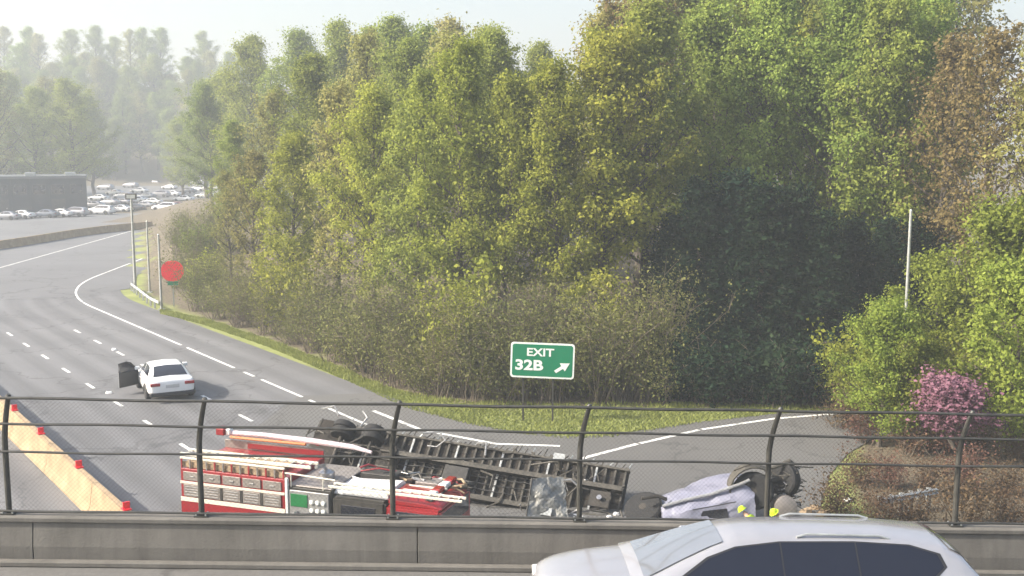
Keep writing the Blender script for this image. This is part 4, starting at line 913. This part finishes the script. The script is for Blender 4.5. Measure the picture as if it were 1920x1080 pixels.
# ------------------------------------------------------------------ overturned flatbed trailer
def trailer():
    TLp, TRp, BLp = AT(612, 795, 39.6), AT(1182, 884, 36.6), AT(548, 925, 37.6)
    o = BLp.copy(); u = (TRp - TLp).normalized(); v = (TLp - BLp); v = (v - u * v.dot(u)); Wd = v.length; v.normalize(); n = u.cross(v)          # n: from the deck out through the running gear
    if n.y > 0: n = -n
    Lt = (TRp - TLp).length
    base = Vector((o.x, o.y, 0))
    root = empty('overturned_trailer', base, 0, 'overturned dark flatbed trailer showing its ribbed underside behind the fire engine', 'trailer')
    Fm = Matrix(((u.x, v.x, n.x, (TLp - v * Wd - base).x), (u.y, v.y, n.y, (TLp - v * Wd - base).y), (u.z, v.z, n.z, (TLp - v * Wd - base).z), (0, 0, 0, 1)))
    def B(name, mt, x0, x1, y0, y1, z0, z1, par=root, bev=0.0): m_ = MB(); m_.box(x0, x1, y0, y1, z0, z1, Fm); return m_.build(name, mt, par, bev=bev)
    nb = 9
    for k in range(nb):
        w_ = Wd / nb; B('deck_plank', M['plank'], .02, Lt - .02, k * w_ + .006, (k + 1) * w_ - .006, -.06 + rng.uniform(-.006, .006), -.012)
    for y in (.0, Wd - .08): B('side_rail', M['rib'], 0, Lt, y, y + .08, -.07, .16, root, .01)
    for y in (Wd * .28, Wd * .68):
        bm_ = B('main_beam', M['chassis'], .1, Lt - .1, y - .02, y + .02, .11, .46); B('beam_flange', M['rib'], .1, Lt - .1, y - .09, y + .09, .462, .49, bm_, .004)
    nc = 34
    for k in range(nc):
        x = .12 + (Lt - .3) * k / (nc - 1); j = rng.uniform(-.015, .015)
        B('crossmember', M['rib'] if k % 5 else M['galv'], x + j, x + j + .07, .085, Wd - .085, .0, .10)
        if k % 2: 
            m_ = MB(); m_.box(x, x + .12, Wd, Wd + rng.uniform(.05, .16), -.03, .10, Fm); m_.build('stake_pocket', M['rib'], root)
        if k % 3 == 0: m_ = MB(); m_.box(x, x + .1, -.09, 0, -.03, .1, Fm); m_.build('stake_pocket', M['rib'], root)
    # stakes along the upper edge and torn framework at the raised end
    for k in range(46):
        x = .9 + (Lt - 1.0) * k / 45; h_ = rng.uniform(.10, .34); m_ = MB(); m_.tube([Fm @ Vector((x, Wd - .02, .05)), Fm @ Vector((x + .14 + rng.uniform(-.05, .05), Wd + h_, .05 + rng.uniform(-.1, .15)))], .024, 5); m_.build('stake', M['rib'] if k % 3 else M['galv'], root)
    for k in range(64):
        x = rng.uniform(-.2, 2.9) if k < 24 else (rng.uniform(2.5, Lt) if k < 44 else rng.uniform(Lt - 3, Lt + .1)); y = rng.uniform(.2, Wd + .15); z = rng.uniform(.2, .9 if k < 24 else .6); a = rng.uniform(0, 6.28); l_ = rng.uniform(.35, 1.1)
        m_ = MB(); m_.tube([Fm @ Vector((x, y, z)), Fm @ Vector((x + math.cos(a) * l_ * .5, y + math.sin(a) * l_ * .5, z + rng.uniform(-.15, .2))), Fm @ Vector((x + math.cos(a + .5) * l_, y + math.sin(a + .5) * l_ * .8, z + rng.uniform(-.3, .2)))], rng.uniform(.018, .045), 5); m_.build('bent_bar', M['rib'] if k % 4 else M['tank'], root, smooth=True)
    for x0, x1, y0, y1, z0 in ((-.25, .95, .5, 1.5, .62), (-.1, 1.6, 1.6, 2.5, .40), (2.7, 3.2, 1.2, 2.3, .56), (2.85, 3.5, .2, 1.1, .5)):
        crumple(B('torn_plate', M['plank'], x0, x1, y0, min(y1, Wd - .1), z0, z0 + .02, root, .0), .10, 2.0, 4, x0)
        for j in range(3): B('plate_rib', M['rib'], x0, x1, y0 + .1 + j * .32, y0 + .16 + j * .32, z0 + .022, z0 + .09, root, .0)
    # tandem axles at the far end
    for x in (1.05, 2.25):
        m_ = MB(); m_.tube([Fm @ Vector((x, .12, .62)), Fm @ Vector((x, Wd - .12, .62))], .075, 10); ax = m_.build('axle', M['chassis'], root, smooth=True)
        for y in (.34, Wd - .50):
            wroot = MB(); Mx = Fm @ Matrix.Translation((x, y, .62)) @ Matrix.Rotation(R(90), 4, 'X')
            wroot.lathe([(.24, -.27), (.40, -.27), (.44, -.2), (.44, -.05), (.38, -.02), (.38, .02), (.44, .05), (.44, .2), (.40, .27), (.24, .27)], Mx, 22); wo = wroot.build('wheel', M['rubber'], root, smooth=True)
            for s_ in (-1, 1):
                h_ = MB(); h_.lathe([(.25, 0), (.25, .2), (.13, .12), (.11, .25), (.001, .26)], Mx @ Matrix.Rotation(R(90) - s_ * R(90), 4, 'X'), 16); h_.build('rim', M['rib'], wo, smooth=True)
        for y in (Wd * .28, Wd * .68):
            m_ = MB(); m_.tube([Fm @ Vector((x - .5, y, .5)), Fm @ Vector((x - .2, y, .62)), Fm @ Vector((x + .2, y, .62)), Fm @ Vector((x + .5, y, .5))], .05, 6); m_.build('spring', M['chassis'], root)
    B('bogie_plate', M['plank'], .02, 1.0, .1, Wd - .1, .50, .53); B('bumper_bar', M['rib'], -.10, -.01, .1, Wd - .1, .3, .42)
    B('tool_box', M['dark_metal'], 3.4, 4.3, .3, .95, .12, .62, root, .02); B('spare_carrier', M['dark_metal'], 5.2, 6.1, Wd * .33, Wd * .63, .2, .5, root, .02)
    # landing gear and coupler
    for y in (.45, Wd - .45):
        m_ = MB(); m_.tube([Fm @ Vector((Lt - 2.4, y, .1)), Fm @ Vector((Lt - 2.4, y, 1.05))], .08, 8); lg = m_.build('landing_leg', M['rib'], root, smooth=True)
        m_ = MB(); m_.box(Lt - 2.6, Lt - 2.2, y - .14, y + .14, 1.05, 1.09, Fm); m_.build('foot_plate', M['galv'], lg)
        m_ = MB(); m_.tube([Fm @ Vector((Lt - 2.4, y, .8)), Fm @ Vector((Lt - 3.5, y, .2))], .035, 6); m_.build('leg_brace', M['rib'], lg)
    B('coupler_plate', M['chassis'], Lt - 1.15, Lt - .45, Wd / 2 - .3, Wd / 2 + .3, .492, .53); m_ = MB(); m_.lathe([(.06, 0), (.06, .08), (.09, .1), (.09, .13)], Fm @ Matrix.Translation((Lt - .8, Wd / 2, .53)), 12); m_.build('king_pin', M['rim'], root)
    for k in range(4):                                        # air lines
        y = Wd * (.36 + .08 * k); m_ = MB(); m_.tube([Fm @ Vector((2.6 + j * .8, y + .04 * math.sin(j * 1.7 + k), .14 + .05 * math.sin(j * 2.3 + k))) for j in range(9)], .018, 5); m_.build('air_line', M['plastic'], root)
    return root, Fm, Lt, Wd
tr_root, TF, TLn_, TWd = trailer()

# torn panels lying against the trailer
for k, (px, py, Y, w_, h_, rx, rzz, lb) in enumerate([(1026, 928, 34.6, 1.5, .8, 62, 12, 'pale bent metal sheet leaning on the overturned trailer')]):
    c = AT(px, py, Y); root = empty('torn_panel', (c.x, c.y, .02), R(rzz), lb, 'debris')
    m_ = MB(); n = 6; vs = []; fs = []; hz = c.z + h_ / 2
    for j in range(n + 1):
        for i in range(n + 1):
            vs.append((w_ * (i / n - .5) * (1 - .25 * j / n) + .18 * j / n, .6 * j / n + .05 * math.sin(i * .9 + j * .5 + k) + (.12 if i + j > 7 else 0), hz * j / n - .12 * i / n * j / n))
    for j in range(n):
        for i in range(n): a = j * (n + 1) + i; fs.append((a, a + 1, a + n + 2, a + n + 1))
    m_.add(vs, fs); o = m_.build('sheet', M['sheet'], root, fix=False); crumple(o, .10, 2.6, 2, 5.0); sl = o.modifiers.new('t', 'SOLIDIFY'); sl.thickness = .012
    m_ = MB(); m_.tube([vs[0], vs[n * (n + 1)]], .03, 6); m_.build('edge_frame', M['dark_metal'], root)

# ------------------------------------------------------------------ wrecked truck cab on its side
def wreck():
    c = G(1330, 992); s_ = F / c.y
    root = empty('wrecked_truck', (c.x, c.y, 0.01), 0, 'pale blue wrecked truck cab lying on its side with wheels exposed', 'truck')
    def lx(px): return (px - 1330) / s_ * 1.0
    def lz(py): return (992 - py) / s_ * 1.03
    def wheel_at(px, py, y, r_, w_, ax, nm='wheel'):
        p = Vector((lx(px), y, lz(py))); q = Vector(ax).normalized().to_track_quat('Z', 'Y').to_matrix().to_4x4(); Mx = Matrix.Translation(p) @ q
        m_ = MB(); m_.lathe([(r_ * .55, -w_ / 2), (r_ * .9, -w_ / 2), (r_, -w_ * .35), (r_ * .985, -w_ * .12), (r_ * .96, -w_ * .1), (r_ * .96, -.0), (r_ * .985, w_ * .12), (r_, w_ * .35), (r_ * .9, w_ / 2), (r_ * .55, w_ / 2)], Mx, 26); o = m_.build(nm, M['rubber'], root, smooth=True)
        m_ = MB(); m_.lathe([(r_ * .56, -w_ * .3), (r_ * .56, w_ * .42), (r_ * .5, w_ * .35), (r_ * .3, w_ * .1), (r_ * .26, w_ * .3), (r_ * .2, w_ * .5), (.001, w_ * .52)], Mx, 22)
        m_.build('rim', M['chassis'], o, smooth=True)
        b_ = MB()
        for k in range(8): b_.lathe([(.03, 0), (.03, .05)], Mx @ Matrix.Translation((r_ * .4 * math.cos(k * .785), r_ * .4 * math.sin(k * .785), w_ * .25)), 6)
        b_.build('wheel_nut', M['rim'], o); return o
    # cab shell: cross sections from the roof (left) to the bonnet end (right)
    def sec(px, ptop, ybk, pbot=1000):
        x = lx(px); zt = lz(ptop); zb = max(.02, lz(pbot))
        return [Vector((x, -.55, zb)), Vector((x, -.62, zt * .45)), Vector((x, -.50, zt * .82)), Vector((x, -.2, zt)), Vector((x, .5, zt * 1.04)), Vector((x, ybk - .2, zt * .96)), Vector((x, ybk, zt * .6)), Vector((x, ybk, zb))]
    m_ = MB(); m_.loft([sec(1236, 946, 1.1), sec(1262, 934, 1.4), sec(1300, 925, 1.6), sec(1345, 912, 1.7), sec(1392, 896, 1.7), sec(1412, 905, 1.5)])
    cab = m_.build('cab_shell', M['lavender'], root); crumple(cab, .13, 1.3, 4, 2.0); cab.data.polygons.foreach_set('use_smooth', [True] * len(cab.data.polygons)); cab.data.set_sharp_from_angle(angle=R(28))
    m_ = MB(); m_.tube([(lx(1235), -.3, lz(938)), (lx(1275), -.3, lz(926)), (lx(1330), -.28, lz(913)), (lx(1390), -.28, lz(890)), (lx(1402), -.25, lz(884))], .06, 8); m_.build('drip_rail', M['tank'], cab, smooth=True)
    m_ = MB(); m_.tube([(lx(1290), -.64, lz(938)), (lx(1330), -.66, lz(930)), (lx(1372), -.66, lz(921))], .018, 6); m_.build('trim_strip', M['plastic'], cab)
    m_ = MB(); m_.add([(lx(1300), -.635, lz(965)), (lx(1360), -.645, lz(960)), (lx(1356), -.60, lz(936)), (lx(1310), -.59, lz(942))], [(0, 1, 2, 3)]); m_.build('cab_window', M['glass'], cab, fix=False)
    wheel_at(1205, 958, .3, .66, .42, (-.35, -.45, .75), 'wheel')
    m_ = MB(); m_.tube([(lx(1196), -.1, lz(926)), (lx(1228), -.05, lz(922)), (lx(1245), 0, lz(930))], .07, 8); m_.build('steering_arm', M['chassis'], root, smooth=True)
    wheel_at(1412, 910, -.1, .66, .36, (-.30, -.92, .22), 'wheel')
    m_ = MB(); pts = []
    for k in range(11):
        t = R(215 - 17 * k); pts.append((lx(1412) + .76 * math.cos(t), -.12 + .02 * k, lz(908) + .80 * math.sin(t)))
    rings = [[Vector(p) + Vector((0, -.22, 0)), Vector(p) + Vector((0, .30, .0)), Vector(p) + Vector((math.cos(R(215 - 17 * k)) * .06, .30, math.sin(R(215 - 17 * k)) * .06)), Vector(p) + Vector((math.cos(R(215 - 17 * k)) * .06, -.22, math.sin(R(215 - 17 * k)) * .06))] for k, p in enumerate(pts)]
    m_.loft(rings); m_.build('fender', M['rib'], root, bev=.01, smooth=True)
    m_ = MB(); m_.tube([(lx(1412), .0, lz(905)), (lx(1478), .3, lz(890))], .10, 10); m_.build('axle', M['chassis'], root, smooth=True)
    wheel_at(1479, 893, .3, .58, .34, (-.86, -.48, .16), 'wheel')
    m_ = MB(); m_.tube([(lx(1436), .2, lz(872)), (lx(1462), .2, lz(864)), (lx(1486), .25, lz(854)), (lx(1496), .3, lz(862))], [.07, .06, .09, .05], 8); m_.build('frame_rail', M['rib'], root, smooth=True)
    m_ = MB(); m_.lathe([(.2, -.4), (.36, -.36), (.38, 0), (.36, .36), (.2, .4)], Matrix.Translation((lx(1470), -.2, lz(938))) @ Matrix.Rotation(R(78), 4, 'X'), 20); m_.build('air_tank', M['shutter'], root, smooth=True)
    m_ = MB(); m_.tube([(lx(1498), .3, lz(876)), (lx(1512), .3, lz(868))], .02, 6)
    m_.tube([(lx(1512) + .11 + .11 * math.cos(R(a)), .3, lz(865) + .07 * math.sin(R(a))) for a in range(180, 541, 30)], .016, 5); m_.build('mirror_bracket', M['tank'], root)
    for k in range(60):
        x = lx(1400 + rng.uniform(0, 105)); z = lz(rng.uniform(862, 955)); m_ = MB(); m_.tube([(x, .1, z), (x + rng.uniform(-.3, .3), -.1, z + rng.uniform(-.2, .25)), (x + rng.uniform(-.5, .5), .1, z + rng.uniform(-.3, .2))], .025, 5); m_.build('torn_pipe', (M['rib'], M['chassis'], M['tank'], M['chassis'])[k % 4], root, smooth=True)
    root.scale = (1, 1, .93)
    return root
wreck()
# small scattered debris on the asphalt
DEB = [(1155, 966, .16, 'small white fragment beside the dark wheel of the wreck'), (205, 738, .22, 'white fragment on the asphalt under the open car door'), (214, 657, .22, 'flat pale fragment lying on the lane beyond the white saloon'), (1142, 970, .12, 'tiny pale fragment near the end of the overturned trailer'), (1590, 940, .2, 'pale fragment in the brush right of the wreck'),
  (1512, 962, .30, 'rust-brown crumpled part just past the exposed wheels'), (1528, 955, .22, 'small brown fragment beside the rust-brown crumpled part'), (1545, 966, .34, 'largest brown crumpled part trailing from the wreck toward the brush'), (1562, 958, .2, 'small tan fragment at the ramp edge by the brush')]
for k, (px, py, s_, lb) in enumerate(DEB):
    p = G(px, py); m_ = MB(); n = 7; r1 = [Vector((s_ * rng.uniform(.6, 1.1) * math.cos(a * 6.28 / n), s_ * rng.uniform(.4, .8) * math.sin(a * 6.28 / n), 0)) for a in range(n)]; r2 = [v * .7 + Vector((0, 0, s_ * rng.uniform(.3, .7))) for v in r1]
    m_.loft([r1, r2]); o = m_.build('debris_fragment', M['white'] if k < 5 else M['hose'], bev=.008); o.location = (p.x, p.y, .012); tag(o, lb, 'debris', 'fragments on the asphalt')

# ------------------------------------------------------------------ responders in lime jackets, bent over beside the wreck
def skin_mesh(name, joints, edges, material, parent, root_i=0):
    me = bpy.data.meshes.new(name); me.from_pydata([j[0] for j in joints], edges, []); o = link(name, me)
    md = o.modifiers.new('s', 'SKIN'); md.use_smooth_shade = True
    for i, j in enumerate(joints):
        sv = me.skin_vertices[0].data[i]; sv.radius = (j[1], j[2] if len(j) > 2 else j[1]); sv.use_root = (i == root_i)
    ss = o.modifiers.new('b', 'SUBSURF'); ss.levels = ss.render_levels = 2
    dg = bpy.context.evaluated_depsgraph_get(); m2 = bpy.data.meshes.new_from_object(o.evaluated_get(dg)); m2.name = name
    bpy.data.objects.remove(o); bpy.data.meshes.remove(me)
    m2.materials.clear(); m2.materials.append(material); m2.polygons.foreach_set('use_smooth', [True] * len(m2.polygons))
    return link(name, m2, parent)
def responder(px, py, rz, label, helmet, lean=1.0):
    p = G(px, py); root = empty('person', (p.x, p.y, 0.012), rz, label, 'person', 'responders beside the wreck')
    # facing +Y, bent forward at the hips
    hip = (0, 0, .92); ch = (0, .34 * lean, 1.22); nk = (0, .46 * lean, 1.36); hd = (0, .56 * lean, 1.42)
    J = [(hip, .13, .11), ((0, .15 * lean, 1.05), .135, .10), (ch, .15, .10), (nk, .06), (hd, .085)]
    Eg = [(0, 1), (1, 2), (2, 3), (3, 4)]
    for s_ in (-1, 1):
        b = len(J); J += [((s_ * .11, .0, .86), .085), ((s_ * .13, .12, .48), .06), ((s_ * .13, .02, .10), .045), ((s_ * .14, .16, .045), .04)]; Eg += [(0, b), (b, b + 1), (b + 1, b + 2), (b + 2, b + 3)]
        b = len(J); sh = (s_ * .2, .38 * lean, 1.24); el = (s_ * .24, .46, .98); wr = (s_ * .18, .62, .80); J += [(sh, .062), (el, .047), (wr, .033), ((s_ * .17, .67, .74), .036, .018)]; Eg += [(2, b), (b, b + 1), (b + 1, b + 2), (b + 2, b + 3)]
        for k in range(4):
            c = len(J); ox = (k - 1.5) * .019; J += [((s_ * .17 + ox, .70, .70), .009), ((s_ * .17 + ox, .705, .665 + .006 * abs(k - 1.5)), .008), ((s_ * .17 + ox, .69, .64 + .008 * abs(k - 1.5)), .007)]; Eg += [(b + 3, c), (c, c + 1), (c + 1, c + 2)]
        c = len(J); J += [((s_ * .17 - s_ * .04, .69, .73), .011), ((s_ * .17 - s_ * .055, .70, .695), .009)]; Eg += [(b + 3, c), (c, c + 1)]
    skin_mesh('body', J, Eg, M['skin'], root)
    JJ = [((0, -.02, .86), .165, .14), ((0, .14 * lean, 1.06), .17, .13), (ch, .185, .13), ((0, .41 * lean, 1.31), .10)]; EE = [(0, 1), (1, 2), (2, 3)]
    for s_ in (-1, 1):
        b = len(JJ); JJ += [((s_ * .2, .38 * lean, 1.24), .085), ((s_ * .245, .46, .98), .068), ((s_ * .185, .60, .83), .05)]; EE += [(2, b), (b, b + 1), (b + 1, b + 2)]
    jk = skin_mesh('jacket', JJ, EE, M['lime'], root)
    JT = [((0, 0, .90), .15, .13)]; ET = []
    for s_ in (-1, 1): b = len(JT); JT += [((s_ * .11, .0, .82), .105), ((s_ * .13, .12, .48), .08), ((s_ * .13, .02, .14), .07)]; ET += [(0, b), (b, b + 1), (b + 1, b + 2)]
    skin_mesh('trousers', JT, ET, M['navy'], root)
    m_ = MB(); m_.lathe([(.15, 0), (.155, .015), (.118, .02), (.112, .07), (.085, .12), (.04, .145), (.001, .15)], Matrix.Translation(Vector(hd) + Vector((0, .02, .035))) @ Matrix.Rotation(R(-38), 4, 'X'), 18); m_.build('helmet', helmet, root, smooth=True)
    for s_ in (-1, 1):
        m_ = MB(); m_.box(s_ * .14 - .055, s_ * .14 + .055, -.08, .24, 0, .10); m_.build('boot', M['plastic'], root, bev=.03, smooth=True)
    m_ = MB(); m_.lathe([(.012, 0), (.018, .02), (.001, .035)], Matrix.Translation(Vector(hd) + Vector((0, .09, -.03))) @ Matrix.Rotation(R(-90), 4, 'X'), 8); m_.build('nose', M['skin'], root, smooth=True)
responder(1424, 1050, R(60), 'person in lime jacket bending beside the wreck, nearer the pale blue cab', M['lime'])
responder(1484, 1046, R(100), 'person in lime jacket bending below the exposed wheels of the wreck', M['lime'], 1.05)

# ------------------------------------------------------------------ exit sign
def text_mesh(s, size, bold=0.0):
    cu = bpy.data.curves.new('lettering', 'FONT'); cu.body = s; cu.size = size; cu.offset = bold; cu.extrude = .004; cu.align_x = 'LEFT'; cu.resolution_u = 4
    o = bpy.data.objects.new('lettering', cu); COL.objects.link(o); dg = bpy.context.evaluated_depsgraph_get(); dg.update()
    me = bpy.data.meshes.new_from_object(o.evaluated_get(dg)); bpy.data.objects.remove(o); return me
def rrect(w_, h_, r_, n=6):
    pts = []
    for cx, cy_, a0 in ((w_ / 2 - r_, h_ / 2 - r_, 0), (-w_ / 2 + r_, h_ / 2 - r_, 90), (-w_ / 2 + r_, -h_ / 2 + r_, 180), (w_ / 2 - r_, -h_ / 2 + r_, 270)):
        for k in range(n + 1): t = R(a0 + 90 * k / n); pts.append((cx + r_ * math.cos(t), cy_ + r_ * math.sin(t)))
    return pts
def exit_sign():
    base = G(1016, 790); Y = base.y; k = Y / F / math.cos(0)
    tl, tr, bl = AT(957, 642, Y), AT(1077, 644, Y), AT(957, 708, Y)
    w_ = (tr - tl).length; h_ = (tl - bl).length; c = AT(1017, 676, Y)
    root = empty('exit_sign', (c.x, Y, 0), R(-4), 'green EXIT 32B sign with white arrow on two posts in the gore', 'sign')
    Mx = Matrix.Translation((0, 0, c.z)) @ Matrix.Rotation(R(1.6), 4, 'Y') @ Matrix.Rotation(R(90), 4, 'X')
    m_ = MB(); m_.prism(rrect(w_, h_, .14), .03, Mx); pn = m_.build('sign_panel', M['sign_white'], root)
    m_ = MB(); m_.prism(rrect(w_ - .16, h_ - .16, .10), .006, Mx @ Matrix.Translation((0, 0, .03))); m_.build('green_field', M['sign_green'], pn)
    T3 = Mx @ Matrix.Translation((0, 0, .04))
    def put(s, size, x, y, bold, sx=1.0, nm='lettering'):
        me = text_mesh(s, size, bold); me.transform(T3 @ Matrix.Translation((x, y, 0)) @ Matrix.Diagonal((sx, 1, 1, 1))); me.materials.clear(); me.materials.append(M['sign_white']); return link(nm, me, pn)
    put('EXIT', .50, -w_ * .255, h_ * .13, .012, 1.22)
    put('32B', .64, -w_ * .43, -h_ * .27, .022, 1.28)
    ar = [(-.36, -.16), (-.28, -.27), (.02, -.06), (.10, -.17), (.30, .20), (-.13, .19), (-.06, .06)]
    m_ = MB(); m_.prism([(x * 1.05 + w_ * .32, y * 1.0 - h_ * .17) for x, y in ar], .006, T3); m_.build('arrow', M['sign_white'], pn)
    for px in (980, 1037):
        x = (px - 1017) / F * Y; m_ = MB(); m_.box(x - .04, x + .04, .05, .13, -.3, c.z + h_ * .42); m_.build('post', M['dark_metal'], root, bev=.005)
    for z in (c.z - h_ * .28, c.z + h_ * .28): m_ = MB(); m_.box(-w_ * .45, w_ * .45, .0, .05, z - .03, z + .03); m_.build('back_brace', M['galv'], root)
exit_sign()

# ------------------------------------------------------------------ poles, guardrail and red marker at the bend
def pole(px, pyb, pyt, label, head=None, r_=.10, mt='galv', name='light_pole'):
    b = G(px, pyb); t = AT(px, pyt, b.y); b.z = float(ground_h(np.array([b.x]), np.array([b.y]))[0]); h = t.z - b.z
    root = empty(name, b, 0, label, 'pole')
    m_ = MB(); m_.tube([(0, 0, -.2), (0, 0, h)], [r_, r_ * .7], 10); m_.build('shaft', M[mt], root, smooth=True)
    m_ = MB(); m_.box(-r_ * 2, r_ * 2, -r_ * 2, r_ * 2, -.05, .08); m_.build('base', M['galv'], root, bev=.01)
    if head == 'box':
        m_ = MB(); m_.box(-.48, .48, -.08, .02, h - .10, h + .42); s_ = m_.build('sign_box', M['dark_metal'], root, bev=.02); m_ = MB(); m_.box(-.36, .36, -.095, -.081, h, h + .32); m_.build('face', M['galv'], s_)
    else:
        m_ = MB(); m_.tube([(0, 0, h), (0, 0, h + .06)], [r_ * .8, r_ * .4], 8); m_.build('cap', M['galv'], root)
    return root
pole(254, 545, 372, 'tallest of three poles at the bend, with a small box on top', 'box', .13)
pole(281, 548, 415, 'plain middle pole of the three standing at the bend', None, .10)
pole(303, 580, 440, 'plain pole of the three at the bend, nearest the red marker', None, .11)
pb = AT(1688, 610, 47); 
root = pole(1688, 800, 395, 'tall pale pole rising from leafy shrubs before the wood', None, .085)
def guardrail(px, label):
    P = [G(*p) for p in px]; root = empty('guardrail', P[0], 0, label, 'guardrail'); o = P[0]
    m_ = MB(); prof = [(0, .5), (.05, .53), (0, .58), (0, .62), (.05, .67), (0, .72), (-.02, .72), (-.02, .5)]; rings = []
    for k, p in enumerate(P):
        d = (P[min(k + 1, len(P) - 1)] - P[max(k - 1, 0)]).normalized(); n = Vector((d.y, -d.x, 0))
        if n.y > 0: n = -n
        rings.append([p - o + n * a + Vector((0, 0, z)) for a, z in prof])
    m_.loft(rings); m_.build('rail', M['galv'], root)
    for k in range(len(P) - 1):
        for t in (0, .5):
            q = P[k].lerp(P[k + 1], t) - o; m_ = MB(); m_.box(q.x - .07, q.x + .07, q.y + .03, q.y + .15, -.2, .74); m_.build('post', M['galv'], root)
guardrail([(246, 545), (256, 553), (268, 563), (282, 574), (298, 582)], 'short pale guardrail at the foot of the three poles')
guardrail([(1650, 972), (1690, 965), (1725, 958), (1758, 952)], 'short pale guardrail in the brown brush beside the ramp')
def red_marker():
    b = G(326, 574); t = AT(326, 508, b.y); root = empty('light_stand_in', b, R(8), 'bright red rounded marker painted in place of a light, beside the poles at the bend', 'sign')
    b.z = float(ground_h(np.array([b.x]), np.array([b.y]))[0]); root.location = b; h = t.z - b.z
    m_ = MB(); m_.prism(rrect(1.7, 1.6, .74), .05, Matrix.Translation((0, 0, h)) @ Matrix.Rotation(R(90), 4, 'X')); m_.build('red_panel', M['redref_light'], root)  # saturated red paint stands in for a small red light
    m_ = MB(); m_.box(-.05, .05, .0, .1, -.2, h + .5); m_.build('post', M['galv'], root)
    m_ = MB(); m_.box(-.4, .4, -.03, .0, h - 1.12, h - .82); m_.build('green_fringe_plate', M['sign_green'], root)  # green plate added for the colour fringe below the red
red_marker()

# ------------------------------------------------------------------ dark building beyond the bend
def building():
    a = G(163, 399); b = G(-200, 402); root = empty('dark_building', (a.x, a.y, 0), R(21), 'long low dark building with flat roof beyond the bend', 'building')
    Lx = (b - a).length; H = AT(100, 334, a.y).z
    m_ = MB(); m_.box(-Lx, 0, 0, 14, 0, H); m_.build('wall', M['facade'], root)
    m_ = MB(); m_.box(-Lx - .2, .2, -.25, 14.2, H, H + .45); rf = m_.build('roof', mat('roof_trim', (.09, .1, .105), rough=.7), root)
    for k, x in enumerate((-2.6, -9.5)): m_ = MB(); m_.box(x - .9, x + .9, 2, 4, H + .45, H + 1.1); m_.build('roof_unit', M['galv'], rf, bev=.05)
    for k in range(int(Lx / 3.2)):
        x = -1.6 - k * 3.2
        m_ = MB(); m_.box(x - 1.1, x + 1.1, -.06, -.005, 3.6, 5.4); w_ = m_.build('window', M['dark_metal'], root); m_ = MB(); m_.box(x - 1.0, x + 1.0, -.075, -.061, 3.7, 5.3); m_.build('pane', M['glass'], w_)
        m_ = MB(); m_.box(x + 1.48, x + 1.72, -.12, -.005, 0, H - .01); m_.build('pilaster', M['facade'], root)
    for x in (-4.8, -14.4): m_ = MB(); m_.box(x - 1.2, x + 1.2, -.05, -.004, 0, 2.7); d_ = m_.build('door', M['dark_metal'], root); m_ = MB(); m_.box(x + .8, x + .9, -.12, -.051, 1.0, 1.2); m_.build('handle', M['galv'], d_)
building()

# ------------------------------------------------------------------ haze in the air
def haze():
    m_ = MB(); m_.box(-1500, 1500, -450, 1500, -1.5, 85); o = m_.build('haze', None)
    m = bpy.data.materials.new('haze_air'); m.use_nodes = True; nt = m.node_tree; nt.nodes.clear()
    out = nt.nodes.new('ShaderNodeOutputMaterial'); v = nt.nodes.new('ShaderNodeVolumePrincipled'); v.inputs['Color'].default_value = (.70, .75, .81, 1); v.inputs['Density'].default_value = 0.0014; v.inputs['Anisotropy'].default_value = 0.2
    nt.links.new(v.outputs[0], out.inputs['Volume']); o.data.materials.append(m); tag(o, 'pale morning haze over the far trees', kind='stuff')
haze()
